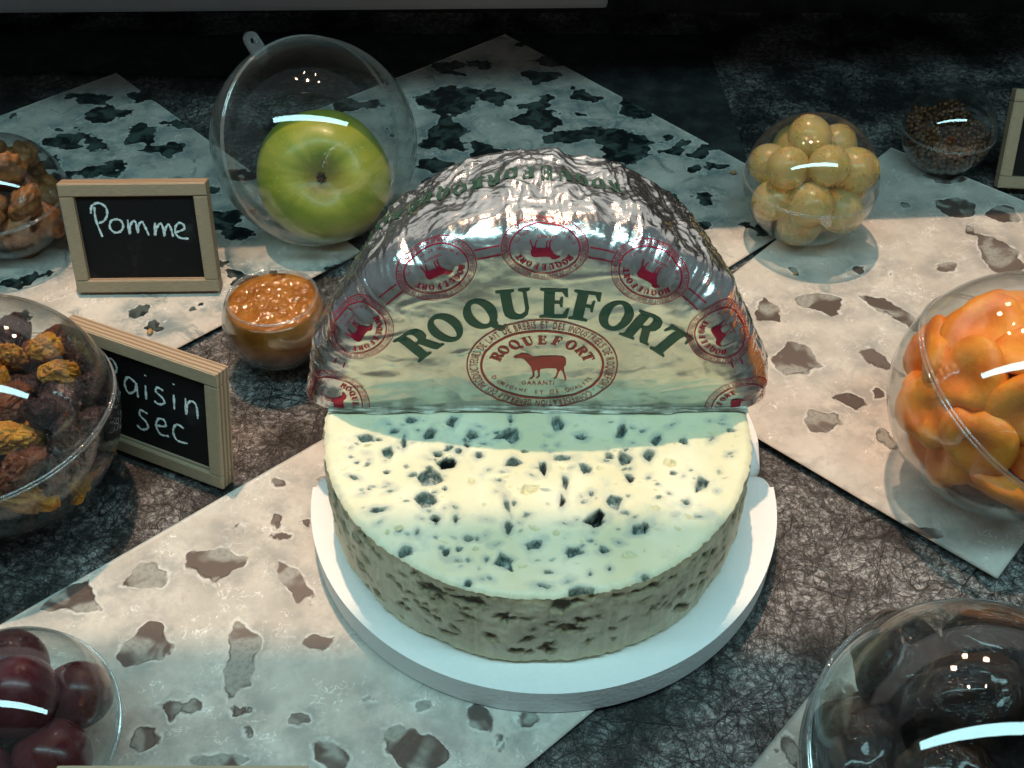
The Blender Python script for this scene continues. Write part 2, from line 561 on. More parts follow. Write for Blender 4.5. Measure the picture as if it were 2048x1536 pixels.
# ================================================================== POLYSTYRENE TRAY
ms = Mat('polystyrene', Roughness=0.55)
vo = ms.n('TexVoronoi', None, Scale=420.0)
ms.set(vo, 'Vector', ms.obj())
ms.base(ms.mix(ms.noise(60, 2), (0.86, 0.86, 0.86), (0.92, 0.92, 0.91)))
ms.set(ms.b, 'Normal', ms.bump(ms.math('ADD', vo.outputs['Distance'], ms.noise(120, 3, 0.6)), 0.28, 0.0007))
ms.set(ms.b, 'Subsurface Weight', 0.15)
ms.set(ms.b, 'Subsurface Radius', (0.004, 0.004, 0.004))
TX, TY, TZ0, TZ1, TR = 0.0155, 0.357, 0.0036, 0.0190, 0.1145
tray = tag(empty('polystyrene_tray', (TX, TY, TZ0)), 'round white polystyrene tray split across the middle under the cheese', 'tray')


def slab_mesh(name, outline, z0, z1, bev, m, parent):
    bm = bmesh.new()
    vs_ = [bm.verts.new((x, y, z0)) for x, y in outline]
    f = bm.faces.new(vs_)
    bm.normal_update()
    if f.normal.z > 0:
        f.normal_flip()
    ex = bmesh.ops.extrude_face_region(bm, geom=[f])
    for v in [g for g in ex['geom'] if isinstance(g, bmesh.types.BMVert)]:
        v.co.z = z1
    es = [e for e in bm.edges if abs(e.verts[0].co.z - e.verts[1].co.z) < 1e-6]
    bmesh.ops.bevel(bm, geom=es, offset=bev, segments=4, affect='EDGES', profile=0.5)
    bmesh.ops.recalc_face_normals(bm, faces=bm.faces[:])
    for f in bm.faces:
        f.smooth = True
    me = bpy.data.meshes.new(name)
    bm.to_mesh(me)
    bm.free()
    o = link(name, me, m, parent)
    try:
        me.set_sharp_from_angle(angle=R(40))
    except Exception:
        pass
    return o


split = 0.0115


def arc(cx, cy, r, a0, a1, n):
    return [(cx + r * math.cos(a0 + (a1 - a0) * k / n), cy + r * math.sin(a0 + (a1 - a0) * k / n)) for k in range(n + 1)]


# front piece: a half disc with rounded corners along the split; rear piece a little narrower and longer
rc_ = 0.007
ys = split - 0.0008
front = arc(0, 0, TR, math.pi, 2 * math.pi, 120) + arc(TR - rc_, ys - rc_, rc_, 0.0, math.pi / 2, 6) + arc(-TR + rc_, ys - rc_, rc_, math.pi / 2, math.pi, 6)
ys = split + 0.0008
RB = TR - 0.0028
rear = arc(RB - rc_, ys + rc_, rc_, -math.pi / 2, 0, 6) + arc(0, 0.030, RB, 0.0, math.pi, 110) + arc(-RB + rc_, ys + rc_, rc_, math.pi, 1.5 * math.pi, 6)
slab_mesh('tray_half', front, 0.0, TZ1 - TZ0, 0.0068, ms, tray)
slab_mesh('tray_half', rear, 0.0, TZ1 - TZ0 + 0.0005, 0.0068, ms, tray)

# ================================================================== CHEESE
CX, CY, CR, CZ0, CZ1 = 0.0118, 0.3550, 0.0985, TZ1, 0.0690
cheese = tag(empty('blue_cheese', (CX, CY, CZ0)), 'cut wheel of blue-veined cheese with creamy face and yellowish pitted rind on the white tray', 'cheese')

mch = Mat('cheese_paste', Roughness=0.42)
sd = mch.attr('sdf')
tn = mch.attr('tone')
nzc = mch.noise(260, 4, 0.65)
sdn = mch.math('ADD', sd, mch.math('MULTIPLY', mch.math('SUBTRACT', nzc, 0.5), 0.0022))
cb = mch.mix(mch.rng(mch.noise(28, 4, 0.55), 0.3, 0.7), (0.73, 0.67, 0.44), (0.85, 0.80, 0.60))
cb = mch.mix(mch.math('MULTIPLY', mch.rng(mch.noise(75, 3), 0.5, 0.7), 0.35), cb, (0.70, 0.70, 0.50))
blue = mch.math('MULTIPLY', mch.rng(mch.math('ADD', sd, mch.math('MULTIPLY', mch.math('SUBTRACT', mch.noise(120, 3), 0.5), 0.006)), 0.0030, 0.0), mch.rng(tn, 0.15, 0.5))
cb = mch.mix(mch.math('MULTIPLY', blue, 0.42), cb, (0.26, 0.33, 0.33))
far = mch.math('MULTIPLY', mch.rng(mch.noise(48, 4, 0.65), 0.55, 0.72), 0.5)
cb = mch.mix(far, cb, (0.42, 0.50, 0.46))
ins = mch.rng(sdn, 0.0007, -0.0006)
veins = mch.mix(mch.rng(mch.noise(380, 4, 0.7), 0.40, 0.62), (0.085, 0.11, 0.10), (0.30, 0.36, 0.325))
veins = mch.mix(mch.rng(tn, 0.7, 0.95), veins, (0.012, 0.015, 0.016))
veins = mch.mix(mch.rng(tn, 0.25, 0.08), veins, (0.66, 0.60, 0.36))
mch.base(mch.mix(ins, cb, veins))
mch.set(mch.b, 'Subsurface Weight', 0.25)
mch.set(mch.b, 'Subsurface Radius', (0.004, 0.003, 0.0018))
mch.set(mch.b, 'Normal', mch.bump(mch.noise(600, 3), 0.12, 0.0006))

cav = [(275, 200, 35, 16, 10, .6), (395, 172, 18, 12, 0, .7), (470, 125, 24, 12, 0, .6), (545, 175, 18, 28, -20, .5), (635, 130, 22, 22, 0, .5),
       (725, 188, 24, 22, 0, .55), (692, 204, 10, 9, 0, .9), (697, 230, 12, 10, 0, .9), (860, 185, 38, 30, 0, .65), (880, 130, 8, 20, 0, .5),
       (1075, 140, 28, 28, 0, .5), (1165, 195, 24, 14, -20, .7), (1340, 180, 22, 32, 0, .6), (1495, 205, 22, 22, 0, .45), (1455, 268, 20, 22, 0, .6),
       (1355, 285, 30, 34, 0, .7), (1800, 168, 16, 9, 0, .3), (365, 262, 26, 20, 10, .5), (580, 268, 20, 13, 0, .75), (620, 245, 16, 12, 0, .6),
       (660, 255, 14, 16, 0, .5), (618, 312, 40, 24, 10, .95), (552, 362, 46, 38, 15, .5), (470, 355, 14, 9, 0, .5), (890, 300, 32, 26, 0, .55),
       (1015, 325, 22, 24, 0, .85), (1090, 283, 32, 9, 0, .6), (1190, 325, 24, 14, -20, .6), (1375, 362, 26, 15, -15, .9), (1110, 380, 15, 24, 0, .45),
       (520, 462, 38, 32, 0, .55), (522, 462, 20, 20, 0, .97), (868, 480, 9, 38, 15, .6), (1100, 465, 15, 22, 0, .9), (1220, 435, 9, 9, 0, .6),
       (1305, 468, 42, 30, -10, .5), (1680, 395, 38, 27, -10, .45), (1240, 535, 42, 34, 0, .97), (570, 535, 22, 13, -25, .9), (650, 535, 13, 16, 0, .5),
       (330, 500, 36, 12, 10, .45), (490, 595, 11, 13, 0, .6), (875, 575, 13, 24, 0, .75), (1412, 582, 50, 18, 15, .6), (1447, 565, 14, 13, 0, .9),
       (705, 620, 15, 9, 0, .6), (740, 620, 7, 7, 0, .9), (985, 640, 32, 18, 0, .5), (1145, 672, 48, 31, -5, .45), (1270, 665, 20, 15, 20, .5),
       (610, 675, 15, 14, 0, .4), (665, 665, 11, 10, 0, .3), (860, 715, 34, 34, 30, .5), (780, 705, 12, 9, 0, .5), (435, 672, 26, 16, 0, .6),
       (1040, 760, 18, 10, 0, .35), (1445, 780, 20, 9, 0, .45), (1182, 855, 44, 40, 0, .6), (1290, 272, 14, 14, 0, .45), (745, 270, 16, 10, 0, .5),
       (430, 215, 10, 20, 0, .6), (1615, 470, 9, 9, 0, .7), (1560, 345, 13, 10, 0, .3), (280, 310, 10, 8, 0, .5), (1755, 345, 7, 8, 0, .3),
       (720, 380, 22, 16, 20, .02), (955, 410, 36, 18, 10, .02), (980, 575, 28, 18, 0, .02), (1380, 690, 24, 16, 0, .02), (405, 575, 22, 16, 0, .02),
       (1545, 300, 22, 16, 0, .02), (1070, 595, 14, 12, 0, .1), (1485, 490, 13, 9, 0, .1), (1485, 378, 10, 8, 0, .1), (770, 478, 8, 6, 0, .1),
       (445, 320, 12, 7, 0, .3), (830, 375, 12, 7, 0, .5), (950, 520, 16, 8, 20, .4), (925, 735, 16, 10, 0, .1), (1190, 465, 12, 7, 0, .4), (285, 230, 14, 8, 0, .1),
       (1720, 178, 12, 6, 0, .1), (1600, 215, 14, 12, 0, .4), (700, 805, 14, 10, 0, .5), (215, 280, 10, 6, 0, .3), (1580, 580, 14, 10, 0, .05), (940, 255, 12, 6, 0, .2)]
bc = Blobs()
rf = random.Random(99)
for k in range(190):
    a = rf.uniform(math.pi, 2 * math.pi)
    q = 0.095 * math.sqrt(rf.random())
    rr_ = rf.choice((0.0003, 0.0004, 0.0005, 0.0007, 0.0010))
    bc.add(q * math.cos(a), q * math.sin(a), rr_ * rf.uniform(0.8, 2.4), rr_, rf.uniform(-0.8, 0.8), rf.choice((0.1, 0.3, 0.42, 0.5, 0.55)), 0.26, k + 300)
for k, (x, y, rx, ry, ro, t) in enumerate(cav):
    X0, Y0 = 600 + x / 2.0898, 780 + y / 2.0898
    g = ground(X0, Y0, CZ1)
    gx = ground(X0 + rx / 2.0898, Y0, CZ1)
    gy = ground(X0, Y0 + ry / 2.0898, CZ1)
    bc.add(g[0] - CX, g[1] - CY, abs(gx[0] - g[0]) * 1.06, abs(gy[1] - g[1]) * 1.06, R(ro), t, 0.22, k * 5 + 1)


def rim_radius(th):
    return CR + 0.0009 * fbm(np.stack([np.cos(th) * 5, np.sin(th) * 5, th * 0], 1), 3, 4) + 0.0008 * fbm(np.stack([np.cos(th) * 40, np.sin(th) * 40, th * 0], 1), 13, 3)


# concentric map of a square grid onto the disc
n = 330
A, B = np.meshgrid(np.linspace(-1, 1, n), np.linspace(-1, 1, n))
A, B = A.ravel(), B.ravel()
big = np.abs(A) > np.abs(B)
rr = np.where(big, np.abs(A), np.abs(B))
with np.errstate(divide='ignore', invalid='ignore'):
    th = np.where(big, np.where(A > 0, 0, math.pi) + (math.pi / 4) * np.nan_to_num(B / A),
                  np.where(B > 0, math.pi / 2, 3 * math.pi / 2) - (math.pi / 4) * np.nan_to_num(A / B))
RRt = rim_radius(th) * rr
X, Y = RRt * np.cos(th), RRt * np.sin(th)
D, T = bc.field(X, Y)
Dn = D + 0.0007 * fbm(np.stack([X * 420, Y * 420, X * 0], 1), 8, 3)
depth = np.where(T < 0.2, 0.0012, 0.0020 + 0.0060 * T)
pit = sstep(0.0002, -0.0012, Dn)
Z = CZ1 - CZ0 - pit * depth + 0.00025 * fbm(np.stack([X * 60, Y * 60, X * 0], 1), 2, 3)
Z += pit * 0.0016 * fbm(np.stack([X * 480, Y * 700, X * 0], 1), 12, 3)
edge = np.clip((rr - 0.965) / 0.035, 0, 1)
Z -= 0.0016 * edge ** 2
mesh_obj('cut_face', np.stack([X, Y, Z], 1), grid_faces(n, n), mch, cheese, attrs={'sdf': D, 'tone': T})

mr = Mat('cheese_rind', Roughness=0.5)
sd = mr.attr('sdf')
hh = mr.attr('height')
sdn = mr.math('ADD', sd, mr.math('MULTIPLY', mr.math('SUBTRACT', mr.noise(300, 4, 0.7), 0.5), 0.003))
c = mr.mix(mr.rng(mr.noise(40, 4, 0.6), 0.3, 0.7), (0.66, 0.54, 0.36), (0.84, 0.74, 0.54))
c = mr.mix(mr.math('MULTIPLY', mr.rng(mr.noise(95, 4, 0.65), 0.48, 0.68), 0.5), c, (0.50, 0.45, 0.33))
c = mr.mix(mr.rng(sdn, 0.0014, 0.0), c, (0.44, 0.37, 0.23))
c = mr.mix(mr.rng(sdn, -0.0002, -0.0012), c, (0.15, 0.13, 0.085))
c = mr.mix(mr.math('MULTIPLY', mr.rng(hh, 0.90, 0.97), 0.7), c, (0.62, 0.47, 0.26))
c = mr.mix(mr.math('MULTIPLY', mr.rng(hh, 0.16, 0.03), 0.6), c, (0.72, 0.64, 0.36))
mr.base(c)
mr.set(mr.b, 'Subsurface Weight', 0.15)
mr.set(mr.b, 'Subsurface Radius', (0.004, 0.003, 0.0015))
mr.set(mr.b, 'Normal', mr.bump(mr.noise(330, 4, 0.65), 0.35, 0.0010))
nt_, nz_ = 1000, 72
TH, HH = np.meshgrid(np.linspace(0, 2 * math.pi, nt_, endpoint=False), np.linspace(0, 1, nz_))
TH, HH = TH.ravel(), HH.ravel()
bs = Blobs()
for k in range(190):
    a = random.uniform(math.pi * 0.97, math.pi * 2.03)
    s = random.choice((0.0007, 0.001, 0.0013, 0.0018, 0.0024))
    hz = min(0.96, random.betavariate(2.0, 1.5)) * 0.05
    bs.add((a - 1.5 * math.pi) * CR, hz, s * random.uniform(1.0, 2.0), s, random.uniform(-0.9, 0.9), 0.5, 0.25, k)
for (a, hz, sx, sy) in ((1.53, .046, .006, .0045), (1.40, .043, .008, .003), (1.36, .040, .006, .003), (1.22, .046, .006, .0022), (1.65, .044, .007, .002),
                        (1.13, .045, .005, .0025), (1.45, .036, .004, .003), (1.75, .040, .005, .002)):
    bs.add((a - 1.5) * math.pi * CR, hz, sx, sy, 0, 0.6, 0.3)
SX = ((TH - 1.5 * math.pi + math.pi) % (2 * math.pi) - math.pi) * CR
D, T = bs.field(SX, HH * 0.05)
P3 = np.stack([np.cos(TH) * CR, np.sin(TH) * CR, HH * 0.05], 1)
pit = sstep(0.0003, -0.0014, D + 0.0006 * fbm(P3 * 400, 5, 3))
rad = rim_radius(TH) - 0.0021 * pit + 0.0015 * fbm(P3 * np.array([70, 70, 50]), 6, 4) * sstep(0, 0.15, 1 - HH) + 0.0004 * fbm(P3 * 320, 9, 3)
top_in = np.clip((HH - 0.95) / 0.05, 0, 1)
rad = rad - 0.0004 * top_in
rad = rad + 0.0008 * np.sin(HH * math.pi) - 0.0015 * (1 - np.clip(HH / 0.06, 0, 1))
Zr = HH * (CZ1 - CZ0 - 0.0013)
mesh_obj('rind', np.stack([rad * np.cos(TH), rad * np.sin(TH), Zr], 1), grid_faces(nt_, nz_, True), mr, cheese,
         attrs={'sdf': D, 'height': HH})

# ================================================================== FOIL-WRAPPED HALF
FX, FY, FZ = 0.0118, 0.3625, CZ1 - 0.0008
FR, FE, FT = 0.1045, 0.015, 0.056
L1 = FR - FE
L2 = L1 + FE * math.pi / 2
L3 = L2 + FT
L4 = L3 + 0.010 * math.pi / 2
foil = tag(empty('foil_wrapped_cheese', (FX, FY, FZ)), 'half cheese wheel in crumpled silver foil with red seals, standing behind the cut face', 'wrapped cheese')


def foil_base(r, ph):
    """profile -> radial distance, depth, normal(radial, depth)"""
    a = np.clip((r - L1) / FE, 0, math.pi / 2)
    s = np.clip(r - L2, 0, FT)
    b = np.clip((r - L3) / 0.010, 0, math.pi / 2)
    rad = np.where(r < L1, r, L1 + FE * np.sin(a))
    rad = rad - 0.010 * (1 - np.cos(b)) - s * 0.08 - 2.0 * s * s
    flare = np.clip(1 - np.sin(np.clip(ph, 0, math.pi)), 0, 1) ** 3
    wgt = sstep(L1 * 0.93, L2, r)
    rad = rad + wgt * flare * 0.0055
    dep = FE * (1 - np.cos(a)) + s + 0.010 * np.sin(b)
    nr = np.sin(a) * np.cos(b)
    nd = -np.cos(a) + np.sin(b)
    return rad, dep, nr, nd


def foil_pt(r, ph, off=0.0):
    rad, dep, nr, nd = foil_base(r, ph)
    x, z = rad * np.cos(ph), rad * np.sin(ph)
    P = np.stack([x, dep, z], 1)
    side = sstep(L1 * 0.90, L2, r)
    # gentle horizontal creases on the label face
    wr = 0.0016 * fbm(np.stack([x * 24, dep * 0, z * 52], 1), 21, 3) + 0.00030 * fbm(np.stack([x * 120, dep * 0, z * 190], 1), 71, 3)
    wr = wr + 0.0013 * np.clip(ridge(np.stack([x * 26 + z * 18, dep * 0, z * 60 - x * 10], 1), 22, 2) - 0.45, 0, 1)
    # crumples running front to back over the rim
    q = np.stack([ph * 9.0, dep * 22, rad * 4], 1)
    q2 = np.stack([ph * 24.0 + 5.0 * vnoise(q * 0.9, 44), dep * 46 + ph * 7, rad * 3], 1)
    cr = 0.0036 * fbm(q * 0.8, 23, 2) * (1 - 0.6 * sstep(0.02, 0.06, dep)) + 0.0010 * fbm(q2 * 0.7, 24, 2) + 0.0005 * (ridge(q2 * np.array([1.25, 0.8, 1]), 29, 2) - 0.3) + 0.0022 * fbm(P * 40, 91, 2) + 0.0007 * (ridge(P * 70 + 2 * vnoise(P * 40, 93)[:, None], 92, 2) - 0.3)
    cr = cr + 0.0003 * fbm(P * 190, 25, 2)
    d = wr * (1 - side) + cr * side
    d = d * (0.35 + 0.65 * sstep(0.0, 0.01, z)) + off
    rad2 = rad + nr * d
    return np.stack([rad2 * np.cos(ph), dep + nd * d, rad2 * np.sin(ph)], 1)


mfo = Mat('aluminium_foil', Metallic=1.0, Roughness=0.27)
mfo.base(mfo.mix(mfo.attr('crumple'), mfo.mix(mfo.rng(mfo.noise(40, 4, 0.6), 0.35, 0.65), (0.56, 0.55, 0.49), (0.72, 0.71, 0.64)), (0.88, 0.88, 0.87)))
fb = mfo.n('TexVoronoi', {'feature': 'DISTANCE_TO_EDGE'}, Scale=150.0)
mfo.set(fb, 'Vector', mfo.n('VectorMath', {'operation': 'ADD'}, i0=mfo.obj(), i1=mfo.n('VectorMath', {'operation': 'SCALE'}, i0=mfo.n('TexNoise', None, Scale=60.0, Detail=3.0, Vector=mfo.obj()).outputs['Color'], Scale=0.02).outputs[0]).outputs[0])
crk = mfo.attr('crumple')
bst = mfo.math('ADD', mfo.math('MULTIPLY', crk, 0.10), 0.10)
nb = mfo.n('Bump', None, Height=mfo.math('ADD', fb.outputs['Distance'], mfo.math('MULTIPLY', mfo.noise(240, 3, 0.6), 0.5)), Distance=0.0016)
mfo.set(nb, 'Strength', bst)
mfo.set(mfo.b, 'Normal', nb.outputs[0])
mfo.set(mfo.b, 'Roughness', mfo.math('SUBTRACT', 0.36, mfo.math('MULTIPLY', crk, 0.12)))
mfo.set(mfo.b, 'Coat Weight', 0.4)
mfo.set(mfo.b, 'Coat Roughness', 0.06)

nph, nr_ = 460, 250
PH, RR = np.meshgrid(np.linspace(0, math.pi, nph), np.concatenate([np.linspace(0.0002, L4, nr_ - 14), np.linspace(L4 + 0.001, L4 + 0.0012, 14)]))
ph, r = PH.ravel(), RR.ravel()
V = foil_pt(np.minimum(r, L4), ph)
# close the back towards its centre
bi = np.arange(len(r)) // nph
ex = np.clip((bi - (nr_ - 14)) / 13.0, 0, 1)
sel = bi >= nr_ - 14
V[sel, 0] *= (1 - ex[sel])
V[sel, 2] *= (1 - ex[sel])
crm = sstep(L1 * 0.88, L2, r)
foil_skin = mesh_obj('foil', V, grid_faces(nph, nr_), mfo, foil, attrs={'crumple': crm})
# foil turned under and a narrow flap lying on the cheese edge
nfx, nfy = 220, 14
Xf, Sf = np.meshgrid(np.linspace(-0.0975, 0.0985, nfx), np.linspace(0, 1, nfy))
Xf, Sf = Xf.ravel(), Sf.ravel()
wv = 0.0014 * fbm(np.stack([Xf * 70, Xf * 0, Xf * 0], 1), 61, 3)
Yf = 0.0006 - Sf * (0.0042 + wv)
Zf = 0.0006 * (1 - Sf) + 0.0012 + 0.0012 * fbm(np.stack([Xf * 120, Sf * 3, Xf * 0], 1), 62, 3) * Sf + 0.0003
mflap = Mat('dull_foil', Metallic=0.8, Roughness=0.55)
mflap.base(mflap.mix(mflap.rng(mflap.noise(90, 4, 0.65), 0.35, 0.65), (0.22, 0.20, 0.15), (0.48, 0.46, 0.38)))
mesh_obj('foil_flap', np.stack([Xf, Yf, Zf], 1), grid_faces(nfx, nfy, flip=True), mflap, foil)

# ---- print on the foil
GLY = {
    'T': [[(0, 1), (.86, 1), (.86, .70), (.80, .70), (.72, .88), (.58, .90), (.58, .12), (.70, .06), (.70, 0), (.16, 0), (.16, .06), (.28, .12), (.28, .90), (.14, .88), (.06, .70), (0, .70)]],
    'E': [[(0, 0), (.74, 0), (.80, .30), (.73, .30), (.62, .10), (.40, .10), (.40, .46), (.52, .46), (.56, .34), (.62, .34), (.62, .70), (.56, .70), (.52, .56), (.40, .56), (.40, .90), (.58, .90), (.68, .72), (.75, .72), (.73, 1), (0, 1), (0, .94), (.11, .90), (.11, .10), (0, .06)]],
    'F': [[(0, 0), (.52, 0), (.52, .06), (.40, .10), (.40, .44), (.52, .44), (.56, .32), (.62, .32), (.62, .68), (.56, .68), (.52, .54), (.40, .54), (.40, .90), (.58, .90), (.68, .70), (.75, .70), (.73, 1), (0, 1), (0, .94), (.11, .90), (.11, .10), (0, .06)]],
    'U': [[(0, 1), (.50, 1), (.50, .94), (.40, .90), (.40, .36), (.42, .22), (.50, .13), (.58, .13), (.68, .2), (.71, .36), (.71, .90), (.60, .94), (.60, 1), (.92, 1), (.92, .94), (.82, .90), (.82, .34), (.76, .12), (.62, 0), (.45, -.02), (.26, .02), (.14, .14), (.11, .32), (.11, .90), (0, .94)]],
    'R': [[(0, 0), (.50, 0), (.50, .06), (.40, .10), (.40, .46), (.46, .46), (.62, .10), (.70, 0), (.98, 0), (.98, .06), (.90, .09), (.72, .46), (.84, .55), (.88, .72), (.82, .90), (.66, .99), (.5, 1), (0, 1), (0, .94), (.11, .90), (.11, .10), (0, .06)],
          [(.40, .55), (.50, .55), (.57, .62), (.58, .74), (.56, .85), (.48, .90), (.40, .90)]],
}


def ell(cx, cy, rx, ry, a0=0, a1=360, n=28, rot=0):
    o = []
    for k in range(n + (a1 - a0 < 360)):
        a = R(a0 + (a1 - a0) * k / n)
        x, y = rx * math.cos(a), ry * math.sin(a)
        c_, s_ = math.cos(R(rot)), math.sin(R(rot))
        o.append((cx + x * c_ - y * s_, cy + x * s_ + y * c_))
    return o


GLY['O'] = [ell(.46, .5, .46, .52), ell(.46, .5, .19, .40, rot=8)]
GLY['Q'] = [ell(.46, .5, .46, .52, -40, 285) + [(.66, -.10), (.74, -.20), (.88, -.22), (1.0, -.10), (.98, -.03), (.90, -.08), (.80, -.02)], ell(.46, .5, .19, .40, rot=8)]


def tess(polys):
    flat = [p for q in polys for p in q]
    tris = tessellate_polygon([[Vector((x, y, 0)) for x, y in q] for q in polys])
    return flat, [tuple(t) for t in tris]


GM = {k: tess(v) for k, v in GLY.items()}
FM = {}


def font_char(ch):
    if ch not in FM:
        cu = bpy.data.curves.new('t', 'FONT')
        cu.body = ch
        cu.size = 1.0
        cu.resolution_u = 3
        ob = bpy.data.objects.new('t', cu)
        col.objects.link(ob)
        bpy.context.view_layer.update()
        me = bpy.data.meshes.new_from_object(ob.evaluated_get(bpy.context.evaluated_depsgraph_get()))
        pts = [(v.co.x, v.co.y) for v in me.vertices]
        fs = [tuple(p.vertices) for p in me.polygons]
        x0 = min(p[0] for p in pts)
        x1 = max(p[0] for p in pts)
        FM[ch] = ([((p[0] - x0), p[1] / 0.70) for p in pts], fs, x1 - x0)
        bpy.data.objects.remove(ob)
        bpy.data.curves.remove(cu)
        bpy.data.meshes.remove(me)
    return FM[ch]


class Print2D:
    def __init__(self):
        self.v, self.f = [], []

    def add(self, pts, fs, fn=lambda p: p):
        b = len(self.v)
        self.v += [fn(p) for p in pts]
        self.f += [tuple(b + i for i in t) for t in fs]

    def cut(self, step):
        bm = bmesh.new()
        vs_ = [bm.verts.new((x, y, 0)) for x, y in self.v]
        for t in self.f:
            try:
                bm.faces.new([vs_[i] for i in t])
            except ValueError:
                pass
        xs_ = [p[0] for p in self.v]
        ys_ = [p[1] for p in self.v]
        for ax, lo, hi in ((0, min(xs_), max(xs_)), (1, min(ys_), max(ys_))):
            k = math.floor(lo / step) + 1
            while k * step < hi:
                co = [0, 0, 0]
                co[ax] = k * step
                no = [0, 0, 0]
                no[ax] = 1
                bmesh.ops.bisect_plane(bm, geom=bm.verts[:] + bm.edges[:] + bm.faces[:], plane_co=co, plane_no=no)
                k += 1
        bm.verts.index_update()
        self.v = [(v.co.x, v.co.y) for v in bm.verts]
        self.f = [tuple(v.index for v in f.verts) for f in bm.faces]
        bm.free()
        return self

    def arrays(self):
        return np.array(self.v)


def ring(p, a, b, t, n=150):
    o = ell(0, 0, a, b, n=n) + ell(0, 0, a - t, b - t, n=n)
    fs = [(k, (k + 1) % n, n + (k + 1) % n, n + k) for k in range(n)]
    p.add(o, fs)


def place(pts, w_, h_, cx, cy, rot, sx=1.0):
    c_, s_ = math.cos(rot), math.sin(rot)
    return [(cx + ((x - w_ / 2) * h_ * sx) * c_ - (y - 0.5) * h_ * s_, cy + ((x - w_ / 2) * h_ * sx) * s_ + (y - 0.5) * h_ * c_) for x, y in pts]


def seal_print(detail=True):
    """oval seal, half-width 1"""
    p = Print2D()
    b = 0.82
    ring(p, 1.0, b, 0.018)
    ring(p, 0.82, b - 0.175, 0.032)
    txt = 'CONFEDERATION GENERALE DES PRODUCTEURS DE LAIT DE BREBIS ET DES INDUSTRIELS DE ROQUEFORT - '
    a_, b_ = 0.905, b - 0.092
    # start at lower right, run clockwise
    N = 2000
    ts = [R(-42) - 2 * math.pi * k / N for k in range(N + 1)]
    pts = [(a_ * math.cos(t), b_ * math.sin(t)) for t in ts]
    cum = [0]
    for k in range(N):
        cum.append(cum[-1] + math.hypot(pts[k + 1][0] - pts[k][0], pts[k + 1][1] - pts[k][1]))
    adv = [0.52 if c_ == ' ' else font_char(c_)[2] + 0.20 for c_ in txt]
    tot = sum(adv)
    s = 0
    for ch, ad in zip(txt, adv):
        mid = (s + ad / 2) / tot * cum[-1]
        s += ad
        if ch == ' ':
            continue
        k = min(range(0, N + 1, 1), key=lambda q: abs(cum[q] - mid)) if False else int(np.searchsorted(cum, mid))
        x, y = pts[k]
        k2 = min(N, k + 4)
        k1 = max(0, k - 4)
        rot = math.atan2(pts[k2][1] - pts[k1][1], pts[k2][0] - pts[k1][0])
        g, fs, wd_ = font_char(ch)
        sx = (cum[-1] / tot) / 0.112
        p.add(place(g, wd_, 0.112, x, y, rot, sx), fs)
    # ROQUEFORT arc
    word = 'ROQUEFORT'
    for i, ch in enumerate(word):
        t = R(162 - 144 * i / 8)
        x, y = 0.63 * math.cos(t), 0.02 + 0.44 * math.sin(t)
        rot = math.atan2(0.44 * math.sin(t) * 0.9, 0.63 * math.cos(t)) - math.pi / 2
        g, fs = GM[ch]
        p.add(place(g, 0.9, 0.155, x, y, rot * 0.82, 0.98), fs)
    # sheep
    sh = [(-.38, .13), (-.355, .165), (-.30, .185), (-.275, .21), (-.20, .215), (-.17, .20), (-.155, .185), (-.13, .16), (-.05, .15), (.08, .155), (.18, .16), (.27, .15), (.31, .115),
          (.315, .05), (.31, -.02), (.295, -.02), (.29, -.06), (.30, -.13), (.325, -.22), (.315, -.275), (.30, -.27), (.30, -.22), (.27, -.12), (.245, -.09), (.225, -.13), (.20, -.22),
          (.165, -.255), (.155, -.245), (.185, -.20), (.205, -.11), (.185, -.065), (.06, -.055), (-.02, -.06), (-.03, -.11), (-.025, -.20), (-.055, -.245), (-.085, -.245), (-.05, -.20),
          (-.055, -.11), (-.075, -.07), (-.10, -.10), (-.095, -.20), (-.13, -.255), (-.175, -.265), (-.125, -.21), (-.13, -.10), (-.15, -.03), (-.20, .04), (-.24, .10), (-.29, .125), (-.34, .115)]
    q, fs = tess([sh])
    p.add(q, fs, lambda a: (a[0] * 1.0, a[1] * 1.02 + 0.02))
    # GARANTI / D'ORIGINE ET DE QUALITE
    x = -0.27
    for ch in 'GARANTI':
        g, fs, wd_ = font_char(ch)
        p.add(place(g, 0, 0.068, x, -0.315, 0, 1.35), fs)
        x += (wd_ + 0.16) * 0.068 * 1.35
    word = "D ORIGINE ET DE QUALITE"
    for i, ch in enumerate(word):
        if ch == ' ':
            continue
        t = R(205 + 130 * i / (len(word) - 1))
        x, y = 0.70 * math.cos(t), 0.50 * math.sin(t)
        rot = math.atan2(0.50 * math.cos(t), -0.70 * math.sin(t))
        g, fs, wd_ = font_char(ch)
        p.add(place(g, wd_, 0.066, x, y, rot, 1.2), fs)
    return p


mred = Mat('red_ink', Base_Color=(0.36, 0.045, 0.035), Roughness=0.38, Metallic=0.25)
mred2 = Mat('crimson_ink', Base_Color=(0.42, 0.02, 0.05), Roughness=0.28, Metallic=0.45)
mgrn = Mat('green_ink', Base_Color=(0.022, 0.075, 0.045), Roughness=0.40, Metallic=0.2)


def print_polar(name, p, fn, m, off=0.00030, label=None):
    a = p.arrays()
    r_, ph_ = fn(a[:, 0], a[:, 1])
    ok = True
    V_ = foil_pt(r_, np.clip(ph_, 0.001, math.pi - 0.001), off)
    o = mesh_obj(name, V_, p.f, m, foil_skin, smooth=True)
    # keep faces looking outward
    if label:
        o['label'] = label
    return o


def flat_polar(x, z):
    z = np.maximum(z, 0.0009)
    return np.hypot(x, z), np.arctan2(z, x)


